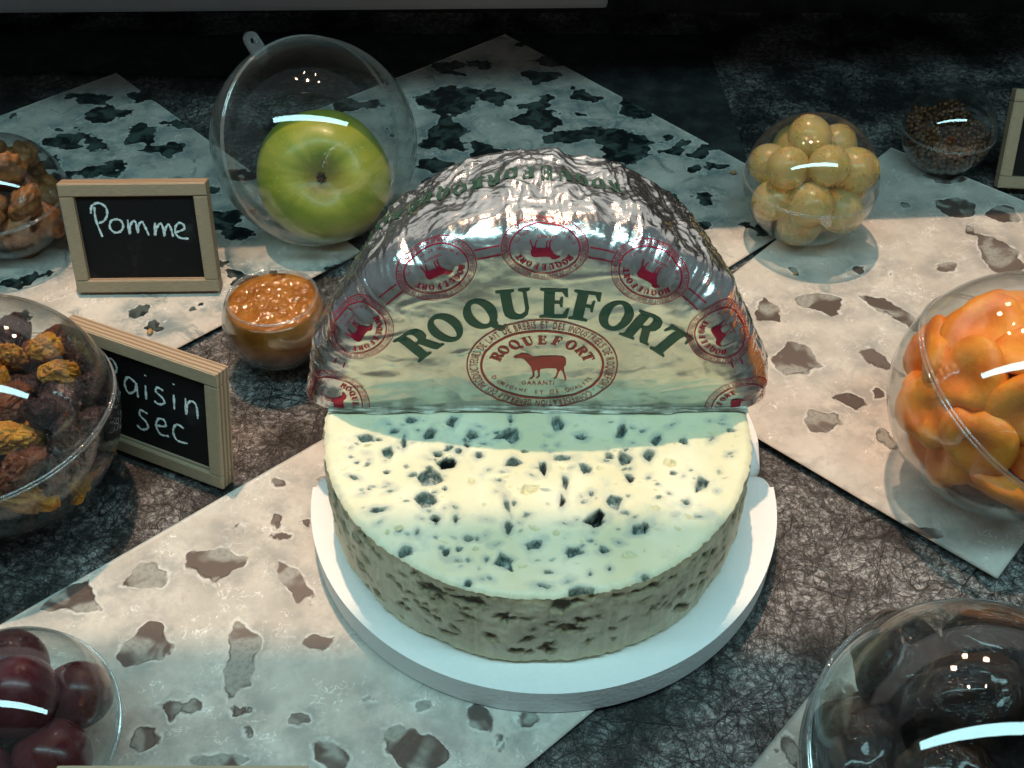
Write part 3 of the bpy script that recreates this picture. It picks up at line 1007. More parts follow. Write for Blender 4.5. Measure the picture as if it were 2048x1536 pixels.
# large green word on the face
lp = [(-0.0532, 0.0448), (-0.041, 0.0536), (-0.0255, 0.0616), (-0.0105, 0.0671), (0.0065, 0.0678), (0.0195, 0.0666), (0.0333, 0.061), (0.0459, 0.0540), (0.0580, 0.0452)]
rots = [38, 29, 17, 7, 0, -7, -18, -27, -36]
wds = [.98, .92, .92, .92, .80, .75, .92, .98, .86]
for (x, z), ro, wd_, ch in zip(lp, rots, wds, 'ROQUEFORT'):
    p = Print2D()
    g, fs = GM[ch]
    p.add(place(g, wd_, 0.0168, x, z - 0.0030, R(ro * 1.08), 0.96), fs)
    p.cut(0.0025)
    print_polar('printed_letter', p, flat_polar, mgrn)

SA = 0.0342
sp_ = seal_print()
main = Print2D()
main.add(sp_.v, sp_.f, lambda q: (q[0] * SA + 0.0018, q[1] * SA * 0.97 + 0.0282))
main.cut(0.003)
print_polar('sheep_seal', main, flat_polar, mred, label='oval red sheep seal in the middle of the foil label')
SB = 0.0180
small = Print2D()
small.add(sp_.v, sp_.f, lambda q: (q[0] * SB, q[1] * SB))
small.cut(0.003)
RS = 0.0930
for k, a in enumerate((1, 30, 60, 89, 118, 148, 177)):
    print_polar('rim_seal', small, lambda x, y, a=a: (RS - y, R(a) + x / RS), mred2, 0.00035)
for a0, a1 in ((31 + 11.3, 60 - 11.3), (60 + 11.3, 89 - 11.3), (89 + 11.3, 118 - 11.3), (118 + 11.3, 147 - 11.3), (17, 19), (161, 163)):
    for rr_ in (RS - 0.0012, RS + 0.0030):
        p = Print2D()
        nn = 40
        xs_ = np.linspace(R(a0), R(a1), nn)
        pts = [(t, rr_ - 0.0003) for t in xs_] + [(t, rr_ + 0.0003) for t in xs_]
        p.add(pts, [(k, k + 1, nn + k + 1, nn + k) for k in range(nn - 1)])
        print_polar('printed_line', p, lambda t, q: (q, t), mred2, 0.00035)
# green words on the curved side
for a0 in (88, 124):
    for i, ch in enumerate('ROQUEFORT'):
        p = Print2D()
        g, fs = GM[ch]
        p.add(place(g, wds[i], 0.0115, 0, 0, 0, 0.62), fs)
        p.cut(0.002)
        rc = L2 + 0.030
        ph0 = R(a0) + (i - 4) * 0.0082 / FR
        print_polar('printed_letter', p, lambda x, y, ph0=ph0, rc=rc: (rc - y, ph0 + x / FR), mgrn, 0.0005)

# ================================================================== CLEAR PLASTIC BALLS
mg = Mat('clear_plastic')
nt = mg.nt
nt.nodes.remove(mg.b)
lw = mg.n('LayerWeight', None, Blend=0.5)
fac = lw.outputs['Facing']
f5 = mg.math('POWER', fac, 5.0)
sch = mg.math('ADD', mg.math('MULTIPLY', f5, 0.80), 0.040)
tr = mg.n('BsdfTransparent')
mg.set(tr, 'Color', mg.mix(mg.math('POWER', fac, 3.0), (0.955, 0.965, 0.962), (0.74, 0.77, 0.77)))
gl = mg.n('BsdfGlossy', None, Roughness=0.025, Color=(1, 1, 1))
hz = mg.n('BsdfDiffuse', None, Color=(0.85, 0.88, 0.88))
tl = mg.n('BsdfTranslucent', None, Color=(0.85, 0.88, 0.88))
hz2 = mg.n('MixShader', None, i0=0.5, i1=hz.outputs[0], i2=tl.outputs[0])
haze_patch = mg.rng(mg.noise(3.0, 5, 0.65), 0.45, 0.75, 0.0015, 0.007)  # milky haze mixed into the shell in place of room reflections
hf = mg.math('ADD', mg.math('MULTIPLY', mg.math('POWER', fac, 4.0), 0.09), haze_patch)
tr2 = mg.n('MixShader', None, i0=hf, i1=tr.outputs[0], i2=hz2.outputs[0])
mx = mg.n('MixShader', None, i0=sch, i1=tr2.outputs[0], i2=gl.outputs[0])
nt.links.new(mx.outputs[0], mg.out.inputs[0])


def half_shell_mesh():
    V_, F_ = [], []
    nu_, nv_ = 96, 30
    for s_, rad_ in ((0, 1.0), (1, 0.984)):
        for j in range(nv_):
            e = (math.pi / 2) * j / (nv_ - 1)
            e = max(e, 0.012)
            for i in range(nu_):
                a = 2 * math.pi * i / nu_
                rr_ = rad_ * max(math.cos(e), 0.0008)
                V_.append((rr_ * math.cos(a), rr_ * math.sin(a), rad_ * math.sin(e)))
    f1 = grid_faces(nu_, nv_, True)
    f2 = grid_faces(nu_, nv_, True, flip=True) + nu_ * nv_
    F_ = np.concatenate([f1, f2])
    me = bpy.data.meshes.new('half_shell')
    me.from_pydata(V_, [], F_.tolist())
    me.polygons.foreach_set('use_smooth', [True] * len(me.polygons))
    me.materials.append(mg.m)
    return me


def torus_mesh(name, Rm, rm, zsc, nu_=120, nv_=10, z0=0.0):
    V_ = []
    for j in range(nv_):
        b_ = 2 * math.pi * j / nv_
        for i in range(nu_):
            a = 2 * math.pi * i / nu_
            V_.append(((Rm + rm * math.cos(b_)) * math.cos(a), (Rm + rm * math.cos(b_)) * math.sin(a), rm * zsc * math.sin(b_) + z0))
    F_ = []
    for j in range(nv_):
        for i in range(nu_):
            F_.append((j * nu_ + i, j * nu_ + (i + 1) % nu_, ((j + 1) % nv_) * nu_ + (i + 1) % nu_, ((j + 1) % nv_) * nu_ + i))
    me = bpy.data.meshes.new(name)
    me.from_pydata(V_, [], F_)
    me.polygons.foreach_set('use_smooth', [True] * len(F_))
    return me


mrim = Mat('clear_plastic_rim')
nt = mrim.nt
nt.nodes.remove(mrim.b)
lw = mrim.n('LayerWeight', None, Blend=0.5)
tr = mrim.n('BsdfTransparent', None, Color=(0.90, 0.92, 0.92))
gl = mrim.n('BsdfGlossy', None, Roughness=0.05, Color=(1, 1, 1))
df = mrim.n('BsdfDiffuse', None, Color=(0.8, 0.8, 0.8))
m1 = mrim.n('MixShader', None, i0=mrim.math('ADD', mrim.math('MULTIPLY', mrim.math('POWER', lw.outputs['Facing'], 3.0), 0.6), 0.10), i1=tr.outputs[0], i2=gl.outputs[0])
m2 = mrim.n('MixShader', None, i0=0.07, i1=m1.outputs[0], i2=df.outputs[0])
nt.links.new(m2.outputs[0], mrim.out.inputs[0])

ME_HALF = half_shell_mesh()
ME_RING = torus_mesh('seam', 1.003, 0.010, 0.9)
ME_RING.materials.append(mrim.m)
# hanging tab: flat loop with a hole, standing out along +x
bm = bmesh.new()
outl = [(0.97, -0.075), (1.13, -0.07)] + [(1.13 + 0.075 * math.cos(a), 0.07 * math.sin(a)) for a in np.linspace(-1.4, 1.4, 9)] + [(1.13, 0.07), (0.97, 0.075)]
hole = [(1.12 + 0.032 * math.cos(a), 0.032 * math.sin(a)) for a in np.linspace(0, 2 * math.pi, 12, endpoint=False)]
pts, tf = tess([outl, hole])
vv = [bm.verts.new((x, y, -0.028)) for x, y in pts]
fcs = [bm.faces.new([vv[i] for i in t]) for t in tf]
ex = bmesh.ops.extrude_face_region(bm, geom=fcs)
for g in ex['geom']:
    if isinstance(g, bmesh.types.BMVert):
        g.co.z = 0.028
bmesh.ops.recalc_face_normals(bm, faces=bm.faces[:])
ME_TAB = bpy.data.meshes.new('tab')
bm.to_mesh(ME_TAB)
bm.free()
ME_TAB.materials.append(mrim.m)


def ball(label, c, rad, nrm=(0, 0, 1), tab=None):
    root = empty('plastic_ball', (c[0], c[1], c[2] - rad), scale=rad)
    tag(root, label, 'plastic ball', 'clear plastic balls of samples')
    q = Vector((0, 0, 1)).rotation_difference(Vector(nrm).normalized())
    if tab is not None:
        loc = q.inverted() @ Vector(tab)
        q = q @ Quaternion((0, 0, 1), math.atan2(loc.y, loc.x))
    first = None
    for s_ in (0, 1):
        o = link('half_shell', ME_HALF, None, root)
        o.rotation_mode = 'QUATERNION'
        o.location = (0, 0, 1)
        o.rotation_quaternion = q if s_ == 0 else q @ Quaternion((1, 0, 0), math.pi)
        rim = link('seam_rim', ME_RING, None, o)
        rim.location = (0, 0, 0.016)
        first = o if s_ == 0 else first
    if tab is not None:
        link('hanging_tab', ME_TAB, None, first)
    return root


BALLS = {
    'apple': ((-0.123, 0.5972, 0.0676), 0.0636), 'wgrape': ((0.1882, 0.5872, 0.0468), 0.0418),
    'spice': ((0.3016, 0.6676, 0.0343), 0.0313), 'walnut': ((-0.3176, 0.5747, 0.0431), 0.0391),
    'raisin': ((-0.2471, 0.3651, 0.0612), 0.0582), 'rgrape': ((-0.1926, 0.2147, 0.0416), 0.0386),
    'apricot': ((0.243, 0.3747, 0.0648), 0.0601), 'dark': ((0.1650, 0.1845, 0.0640), 0.0615)}
ball('clear plastic ball with an upright hanging tab around a green apple', *BALLS['apple'], nrm=(0.68, -0.62, 0.38), tab=(-0.42, 0.1, 0.9))
ball('clear plastic ball holding white grapes, its small tab facing forward', *BALLS['wgrape'], nrm=(0.03, 0.02, 1), tab=(0, -1, 0))
ball('small clear plastic ball half full of brown granules', *BALLS['spice'], nrm=(0.0, 0.03, 1))
ball('clear plastic ball of brown walnut kernels beside the Pomme sign', *BALLS['walnut'], nrm=(-0.05, -0.05, 1))
ball('big clear plastic ball of dark and golden raisins before the Raisin sec sign', *BALLS['raisin'], nrm=(-0.12, 0.0, 1))
ball('clear plastic ball with purple-red grapes', *BALLS['rgrape'], nrm=(0.1, -0.3, 0.95))
ball('big clear plastic ball packed with orange dried apricots', *BALLS['apricot'], nrm=(0.47, -0.12, 0.87))
ball('big clear plastic ball packed with glossy black prunes', *BALLS['dark'], nrm=(0.15, -0.25, 0.95))


# ================================================================== CONTENTS
def pack(n_, r_, Rc, seed, iters=420, ztop=None):
    g = np.random.default_rng(seed)
    r_ = np.broadcast_to(np.asarray(r_, float), (n_,))
    P_ = g.normal(0, 1, (n_, 3))
    P_ *= (g.uniform(0, 1, n_) ** (1 / 3) * (Rc - r_) / np.linalg.norm(P_, axis=1))[:, None]
    for it in range(iters):
        P_[:, 2] -= 0.00025 * (1 - it / iters) * (it < iters * 0.85)
        d = P_[:, None] - P_[None]
        dist = np.linalg.norm(d, axis=2) + np.eye(n_)
        ov = np.clip(r_[:, None] + r_[None] - dist, 0, None) * (1 - np.eye(n_))
        P_ += (d / dist[..., None] * ov[..., None]).sum(1) * 0.32
        ln = np.linalg.norm(P_, axis=1)
        lim = Rc - r_
        k = ln > lim
        P_[k] *= (lim[k] / ln[k])[:, None]
    return P_


def ico(name, sub, fn, m):
    bm = bmesh.new()
    bmesh.ops.create_icosphere(bm, subdivisions=sub, radius=1)
    P_ = np.array([v.co[:] for v in bm.verts])
    Q_ = fn(P_)
    for v, q in zip(bm.verts, Q_):
        v.co = q
    for f in bm.faces:
        f.smooth = True
    me = bpy.data.meshes.new(name)
    bm.to_mesh(me)
    bm.free()
    me.materials.append(m.m)
    return me


def rnd_rot(r_=random):
    return (r_.uniform(0, 6.28), r_.uniform(0, 6.28), r_.uniform(0, 6.28))


# ---- apple
ma = Mat('apple_skin', Roughness=0.38)
rad_a = ma.attr('radial')
nlong = ma.n('TexNoise', None, Scale=1.0, Detail=4.0)
lon = ma.attr('lon')
cv = ma.n('CombineXYZ', None, X=ma.math('MULTIPLY', lon, 9.0), Y=ma.math('MULTIPLY', rad_a, 1.6), Z=0.0).outputs[0]
ma.set(nlong, 'Vector', cv)
ac = ma.mix(ma.rng(nlong.outputs['Fac'], 0.25, 0.8), (0.22, 0.30, 0.03), (0.40, 0.42, 0.06))
ac = ma.mix(ma.math('MULTIPLY', ma.rng(ma.noise(22, 3), 0.45, 0.7), 0.6), ac, (0.42, 0.40, 0.055))
ac = ma.mix(ma.math('MULTIPLY', ma.rng(ma.noise(480, 2), 0.64, 0.70), 0.5), ac, (0.50, 0.50, 0.20))
ac = ma.mix(ma.math('MULTIPLY', ma.rng(ma.noise(35, 5, 0.7), 0.5, 0.75), 0.5), ac, (0.16, 0.24, 0.025))
rus = ma.math('ADD', ma.math('MULTIPLY', ma.math('SUBTRACT', ma.noise(60, 3), 0.5), 0.5), rad_a)
ac = ma.mix(ma.math('MULTIPLY', ma.rng(rus, 0.50, 0.05), 0.75), ac, (0.17, 0.12, 0.04))
ac = ma.mix(ma.rng(rad_a, 0.12, 0.03), ac, (0.06, 0.035, 0.015))
ma.base(ac)
ma.set(ma.b, 'Subsurface Weight', 0.12)
ma.set(ma.b, 'Subsurface Radius', (0.004, 0.006, 0.002))
ma.set(ma.b, 'Coat Weight', 0.05)
na, nb_ = 96, 70
V, att, lo = [], [], []
for j in range(nb_):
    t = math.pi * j / (nb_ - 1)
    for i in range(na):
        a = 2 * math.pi * i / na
        rr_ = math.sin(t) * (1 + 0.10 * math.cos(t)) * (1 + 0.010 * math.cos(5 * a) * (1 - abs(math.cos(t)) * 0.3) + 0.012 * math.cos(2 * a + 1))
        zz_ = math.cos(t) * 0.90
        dtop = math.exp(-(t / 0.34) ** 2)
        dbot = math.exp(-((math.pi - t) / 0.36) ** 2)
        zz_ += -0.28 * dtop + 0.30 * dbot
        zz_ += 0.012 * math.cos(5 * a) * math.exp(-((t - 0.55) / 0.25) ** 2)
        V.append((rr_, a, zz_))
        att.append(rr_ if t < 1.57 else 2.0)
        lo.append(0.5 + 0.5 * math.sin(a))
V = np.array(V)
V = np.stack([V[:, 0] * np.cos(V[:, 1]), V[:, 0] * np.sin(V[:, 1]), V[:, 2]], 1) * 0.0415
AC = (-0.1195, 0.5945, 0.0445)
apple = tag(empty('apple', (AC[0], AC[1], AC[2] - 0.04)), 'yellow-green apple with its blossom end turned forward', 'apple')
ax = Vector((0.10, -0.84, 0.52)).normalized()
ob = mesh_obj('apple_body', V, grid_faces(na, nb_, True, flip=True), ma, apple, attrs={'radial': att, 'lon': lo})
ob.location = (0, 0, 0.04)
ob.rotation_mode = 'QUATERNION'
ob.rotation_quaternion = Vector((0, 0, 1)).rotation_difference(ax)
mcx = Mat('apple_calyx', Roughness=0.9, Base_Color=(0.05, 0.032, 0.018))
V, F = [], []
for k in range(7):
    a = 2 * math.pi * k / 7 + 0.2
    c_, s_ = math.cos(a), math.sin(a)
    b0 = len(V)
    for (l_, w_, z_) in ((0.0005, 0.0009, 0.0250), (0.0022, 0.0010, 0.0266), (0.0030, 0.0003, 0.0280)):
        V += [(l_ * c_ - w_ * s_, l_ * s_ + w_ * c_, z_), (l_ * c_ + w_ * s_, l_ * s_ - w_ * c_, z_), (l_ * c_, l_ * s_, z_ + 0.0008)]
    for j in (0, 3):
        F += [(b0 + j, b0 + j + 2, b0 + j + 5, b0 + j + 3), (b0 + j + 2, b0 + j + 1, b0 + j + 4, b0 + j + 5), (b0 + j + 1, b0 + j, b0 + j + 3, b0 + j + 4)]
ob2 = mesh_obj('calyx', V, F, mcx, apple)
ob2.location = (0, 0, 0.04)
ob2.rotation_mode = 'QUATERNION'
ob2.rotation_quaternion = ob.rotation_quaternion

# ---- grapes
def grape_material(name, c1, c2, bloom, spots, trans=0.0):
    m = Mat(name, Roughness=0.22)
    m.us = 0.014
    c = m.mix(m.rng(m.noise(45, 3), 0.3, 0.7), c1, c2)
    c = m.mix(m.math('MULTIPLY', m.rng(m.noise(85, 4, 0.65), 0.5, 0.75), 0.4), c, bloom)
    c = m.mix(m.math('MULTIPLY', m.rng(m.noise(330, 2), 0.72, 0.78), 0.45), c, spots)
    m.base(c)
    m.set(m.b, 'Transmission Weight', trans)
    m.set(m.b, 'IOR', 1.36)
    m.set(m.b, 'Subsurface Weight', 0.9)
    m.set(m.b, 'Subsurface Radius', (0.016, 0.010, 0.004))
    m.set(m.b, 'Coat Weight', 0.1)
    m.set(m.b, 'Roughness', m.rng(m.noise(85, 4, 0.65), 0.35, 0.75, 0.24, 0.48))
    m.set(m.b, 'Normal', m.bump(m.noise(240, 3, 0.6), 0.12, 0.0008))
    return m


mwg = grape_material('white_grape', (0.88, 0.66, 0.25), (0.93, 0.76, 0.36), (0.92, 0.80, 0.50), (0.55, 0.32, 0.10), 0.6)
mrg = grape_material('red_grape', (0.075, 0.008, 0.012), (0.13, 0.016, 0.02), (0.20, 0.10, 0.13), (0.05, 0.004, 0.006))
mstem = Mat('grape_stalk', Roughness=0.6, Base_Color=(0.22, 0.20, 0.06))


def grape_mesh(m):
    def f(P_):
        Q_ = P_ * np.array([1, 1, 1.10])
        top = np.clip(P_[:, 2] - 0.93, 0, 1)
        Q_[:, 2] -= top * 1.6
        return Q_ * (1 + 0.015 * fbm(P_ * 1.5, 3, 2))[:, None]
    return ico('grape', 4, f, m)


def tube(name, pts, rads, m, parent=None, nv_=7):
    V_, F_ = [], []
    for k, p in enumerate(pts):
        p = Vector(p)
        d = (Vector(pts[min(k + 1, len(pts) - 1)]) - Vector(pts[max(k - 1, 0)])).normalized()
        s1 = d.orthogonal().normalized()
        s2 = d.cross(s1)
        for i in range(nv_):
            a = 2 * math.pi * i / nv_
            V_.append(tuple(p + (s1 * math.cos(a) + s2 * math.sin(a)) * rads[k]))
    for k in range(len(pts) - 1):
        for i in range(nv_):
            F_.append((k * nv_ + i, k * nv_ + (i + 1) % nv_, (k + 1) * nv_ + (i + 1) % nv_, (k + 1) * nv_ + i))
    F_.append(tuple(range(nv_))[::-1])
    F_.append(tuple((len(pts) - 1) * nv_ + i for i in range(nv_)))
    return mesh_obj(name, V_, F_, m, parent)


def bunch(label, key, n_, r_, m, seed, extra=True):
    c, Rc = BALLS[key]
    root = tag(empty('grape_bunch', (c[0], c[1], c[2] - Rc + 0.001)), label, 'grapes')
    me = grape_mesh(m)
    P_ = pack(n_, r_, Rc * 0.978, seed)
    rr_ = random.Random(seed)
    for p in P_:
        o = link('grape', me, None, root)
        o.location = (p[0], p[1], p[2] + Rc - 0.001)
        inward = Vector(-p).normalized() if np.linalg.norm(p) > 1e-6 else Vector((0, 0, 1))
        q = Vector((0, 0, 1)).rotation_difference((inward + Vector((rr_.uniform(-.5, .5), rr_.uniform(-.5, .5), rr_.uniform(-.5, .5)))).normalized())
        o.rotation_mode = 'QUATERNION'
        o.rotation_quaternion = q
        s = r_ * rr_.uniform(0.92, 1.03)
        o.scale = (s, s, s)
    cen = Vector((0, 0, Rc - 0.004))
    for p in P_:
        e = Vector((p[0], p[1], p[2] + Rc - 0.001))
        mid = (cen + e) * 0.5 + Vector((0, 0, 0.002))
        tube('stalk', [cen, mid, e], [0.0011, 0.0008, 0.0010], mstem, root, 6)
    if extra:
        tube('stalk', [cen, cen + Vector((0.008, 0.004, 0.016)), cen + Vector((0.010, 0.002, 0.028))], [0.0016, 0.0013, 0.0018], mstem, root)
    return root


bunch('bunch of yellowish white grapes', 'wgrape', 16, 0.0136, mwg, 5)
bunch('bunch of dark purple-red grapes', 'rgrape', 9, 0.0142, mrg, 8, False)

# ---- dried apricots
map_ = Mat('dried_apricot', Roughness=0.44)
map_.us = 0.018
c = map_.mix(map_.rng(map_.noise(60, 4, 0.6), 0.3, 0.7), (0.74, 0.17, 0.012), (0.86, 0.31, 0.028))
c = map_.mix(map_.math('MULTIPLY', map_.rng(map_.noise(170, 3), 0.52, 0.72), 0.4), c, (0.90, 0.42, 0.07))
map_.base(c)
map_.set(map_.b, 'Subsurface Weight', 0.5)
map_.set(map_.b, 'Subsurface Radius', (0.008, 0.004, 0.001))
map_.set(map_.b, 'Normal', map_.bump(map_.noise(300, 5, 0.7), 0.5, 0.0010))


def apricot_fn(seed):
    def f(P_):
        rad_ = np.hypot(P_[:, 0], P_[:, 1])
        a = np.arctan2(P_[:, 1], P_[:, 0])
        Q_ = P_.copy()
        out = 1 + 0.10 * np.cos(a + seed) + 0.06 * np.cos(3 * a + seed * 2) - 0.16 * np.exp(-((np.angle(np.exp(1j * (a - seed)))) / 0.30) ** 2) * rad_ ** 3
        Q_[:, 0] *= out
        Q_[:, 1] *= out * 0.92
        dim = np.exp(-(rad_ / 0.42) ** 2)
        Q_[:, 2] = P_[:, 2] * 0.42 * (1 - 0.50 * dim * (P_[:, 2] > 0) - 0.15 * dim) + 0.08 * np.cos(a * 2 + seed) * rad_ ** 2
        Q_ += P_ * (0.05 * fbm(P_ * 1.8, int(seed * 10), 2))[:, None]
        return Q_
    return f


ap_me = [ico('apricot', 4, apricot_fn(0.7 + 1.3 * k), map_) for k in range(4)]
c, Rc = BALLS['apricot']
P_ = pack(38, 0.0158, Rc * 0.975, 21)
# lower the fill a little behind the dome
for k, p in enumerate(P_):
    o = link('dried_apricot', ap_me[k % 4])
    o.location = (c[0] + p[0], c[1] + p[1], c[2] + p[2])
    d = Vector(p).normalized() if random.random() < 0.1 else (Vector(p).normalized() + 0.7 * Vector((random.uniform(-1, 1), random.uniform(-1, 1), random.uniform(-1, 1)))).normalized()
    o.rotation_euler = (d.to_track_quat('Z', 'Y') @ Quaternion((0, 0, 1), random.uniform(0, 6.28))).to_euler()
    s = random.uniform(0.0185, 0.0205)
    o.scale = (s, s, s)
    tag(o, 'soft orange dried apricot packed in the big clear ball', 'apricot', 'dried apricots in the ball')


# ---- raisins
def raisin_fn(seed, el):
    def f(P_):
        P1 = P_ + 0.25 * np.stack([vnoise(P_ * 2 + k * 9, seed) for k in range(3)], 1)
        wr = ridge(P1 * np.array([2.6, 2.6, 1.2]), seed, 3)
        d = 1 - 0.34 * np.clip(wr - 0.05, 0, 1) + 0.16 * fbm(P_ * 1.4, seed + 5, 2)
        Q_ = P_ * d[:, None]
        Q_[:, 2] *= el
        Q_[:, 0] *= 0.85
        return Q_
    return f


def raisin_mat(name, c1, c2, ss):
    m = Mat(name, Roughness=0.26)
    m.us = 0.0088
    m.base(m.mix(m.rng(m.noise(150, 4, 0.6), 0.3, 0.7), c1, c2))
    m.set(m.b, 'Subsurface Weight', ss)
    m.set(m.b, 'Subsurface Radius', (0.005, 0.002, 0.0006))
    m.set(m.b, 'Normal', m.bump(m.noise(260, 4, 0.6, dist=1.4), 1.0, 0.0026))
    return m


mrd = raisin_mat('dark_raisin', (0.014, 0.005, 0.007), (0.05, 0.016, 0.014), 0.1)
mrm = raisin_mat('brown_raisin', (0.10, 0.025, 0.012), (0.19, 0.06, 0.025), 0.3)
mgd = raisin_mat('golden_raisin', (0.42, 0.15, 0.012), (0.62, 0.30, 0.035), 0.9)
rme = [ico('raisin', 5, raisin_fn(3 + k, 1.35 + 0.12 * k), m) for k, m in enumerate((mrd, mrd, mrd, mrm, mgd, mgd))]
c, Rc = BALLS['raisin']
P_ = pack(140, 0.0083, Rc * 0.975, 33)
rr_ = random.Random(77)
for k, p in enumerate(P_):
    if p[2] > Rc * 0.70:
        continue
    t = rr_.choices(range(6), (6, 6, 6, 4, 3, 3))[0]
    o = link('golden_raisin' if t >= 4 else 'raisin', rme[t])
    o.location = (c[0] + p[0], c[1] + p[1], c[2] + p[2])
    o.rotation_euler = rnd_rot(rr_)
    s = rr_.uniform(0.0078, 0.0098)
    o.scale = (s,) * 3
    if t >= 4:
        tag(o, 'translucent golden raisin in the big clear ball', 'raisin', 'golden raisins in the ball')
    elif t == 3:
        tag(o, 'reddish brown wrinkled raisin in the big clear ball', 'raisin', 'brown raisins in the ball')
    else:
        tag(o, 'blackish purple wrinkled raisin in the big clear ball', 'raisin', 'dark raisins in the ball')

# ---- walnuts
mwn = Mat('walnut_kernel', Roughness=0.5)
mwn.us = 0.012
mwn.base(mwn.mix(mwn.rng(mwn.noise(110, 4, 0.6), 0.3, 0.7), (0.15, 0.052, 0.014), (0.33, 0.135, 0.036)))
mwn.set(mwn.b, 'Normal', mwn.bump(mwn.noise(380, 4), 0.4, 0.001))


def walnut_fn(seed):
    def f(P_):
        wr = ridge(P_ * 2.6, seed, 2)
        d = 1 + 0.20 * fbm(P_ * 2.0, seed, 2) - 0.22 * np.clip(wr, 0, 1)
        d = d - 0.30 * np.exp(-(P_[:, 0] / 0.14) ** 2) * np.clip(P_[:, 2] + 0.3, 0, 1)
        Q_ = P_ * d[:, None]
        Q_[:, 2] *= 0.75
        Q_[:, 1] *= 1.2
        return Q_
    return f


wme = [ico('walnut', 4, walnut_fn(40 + k), mwn) for k in range(3)]
c, Rc = BALLS['walnut']
P_ = pack(22, 0.0108, Rc * 0.97, 51)
for k, p in enumerate(P_):
    o = link('walnut_kernel', wme[k % 3])
    o.location = (c[0] + p[0], c[1] + p[1], c[2] + p[2])
    o.rotation_euler = rnd_rot()
    o.scale = (random.uniform(0.0112, 0.0128),) * 3
    tag(o, 'brown wrinkled walnut kernel inside the clear ball', 'walnut', 'walnut kernels in the ball')

# ---- brown granules (too many to count)
mgr = Mat('brown_granules', Roughness=0.22)
mgr.base(mgr.mix(mgr.rng(mgr.noise(260, 2), 0.35, 0.65), (0.045, 0.017, 0.007), (0.17, 0.07, 0.026)))
mgr.set(mgr.b, 'Subsurface Weight', 0.2)
mgr.set(mgr.b, 'Subsurface Radius', (0.002, 0.001, 0.0004))
c, Rc = BALLS['spice']
bm = bmesh.new()
bmesh.ops.create_icosphere(bm, subdivisions=2, radius=1)
bv = np.array([v.co[:] for v in bm.verts])
bf = np.array([[v.index for v in f.verts] for f in bm.faces])
bm.free()
g = np.random.default_rng(9)
pts = []
for k in range(60000):
    p = g.uniform(-1, 1, 3) * Rc
    ln = np.linalg.norm(p)
    top = 0.05 * Rc + 0.003 * math.sin(p[0] * 180) + 0.10 * p[1] + 0.0015 * math.cos(p[1] * 260)
    if ln > Rc * 0.975 - 0.0015 or p[2] > top:
        continue
    if ln < Rc * 0.86 and p[2] < top - 0.0035:
        continue
    if pts and np.min(np.sum((np.array(pts) - p) ** 2, 1)) < 0.0029 ** 2:
        continue
    pts.append(p)
    if len(pts) > 1500:
        break
VV, FF = [], []
for k, p in enumerate(pts):
    s = g.uniform(0.0014, 0.0021)
    VV.append(bv * s * g.uniform(0.85, 1.15, 3) + p)
    FF.append(bf + k * len(bv))
o = mesh_obj('brown_granules', np.concatenate(VV), np.concatenate(FF), mgr)
o.location = c
o['kind'] = 'stuff'
tag(o, 'heap of shiny brown granules filling the small clear ball', 'granules')


# ---- jams: liquid body inside a round vessel
def jam_body(name, Rin, ztop, amp, freq, m, seed, tilt=(0, 0)):
    nu_, nl, ntp = 140, 40, 60
    V_ = []
    r0 = math.sqrt(max(Rin * Rin - ztop * ztop, 1e-9))
    a0 = math.asin(max(-1, min(1, ztop / Rin)))
    for j in range(nl):
        e = -math.pi / 2 + (a0 + math.pi / 2) * j / (nl - 1)
        for i in range(nu_):
            a = 2 * math.pi * i / nu_
            rr__ = max(Rin * math.cos(e), 1e-5)
            V_.append((rr__ * math.cos(a), rr__ * math.sin(a), Rin * math.sin(e), 0))
    for j in range(1, ntp):
        s_ = 1 - j / (ntp - 1)
        for i in range(nu_):
            a = 2 * math.pi * i / nu_
            V_.append((max(r0 * s_, 1e-5) * math.cos(a), max(r0 * s_, 1e-5) * math.sin(a), ztop, 1))
    V_ = np.array(V_)
    P3_ = V_[:, :3] * freq
    lump = amp * (0.8 * fbm(P3_, seed, 4) + 0.5 * (ridge(P3_ * 1.4, seed + 9, 3) - 0.3))
    inner = 1 - np.clip(np.hypot(V_[:, 0], V_[:, 1]) / r0, 0, 1) ** 6
    up = V_[:, 3] * inner
    V_[:, 2] += up * (lump + tilt[0] * V_[:, 0] + tilt[1] * V_[:, 1])
    # uneven edge where it clings to the wall
    return mesh_obj(name, V_[:, :3], grid_faces(nu_, nl + ntp - 1, True), m)


mdj = Mat('prune_skin', Roughness=0.22)
mdj.us = 0.02
mdj.base(mdj.mix(mdj.rng(mdj.noise(90, 4), 0.35, 0.7), (0.007, 0.003, 0.002), (0.040, 0.012, 0.005)))
mdj.set(mdj.b, 'Coat Weight', 0.5)
mdj.set(mdj.b, 'Coat Roughness', 0.06)
mdj.set(mdj.b, 'Normal', mdj.bump(mdj.noise(150, 4, 0.6, dist=1.4), 0.8, 0.0035))


def prune_fn(seed):
    def f(P_):
        P1 = P_ + 0.2 * np.stack([vnoise(P_ * 1.6 + k * 9, seed) for k in range(3)], 1)
        d = 1 - 0.22 * np.clip(ridge(P1 * np.array([1.7, 1.7, 0.9]), seed, 2) - 0.25, 0, 1) + 0.12 * fbm(P_ * 1.3, seed + 5, 2)
        Q_ = P_ * d[:, None]
        Q_[:, 2] *= 1.2
        Q_[:, 0] *= 0.78
        return Q_
    return f


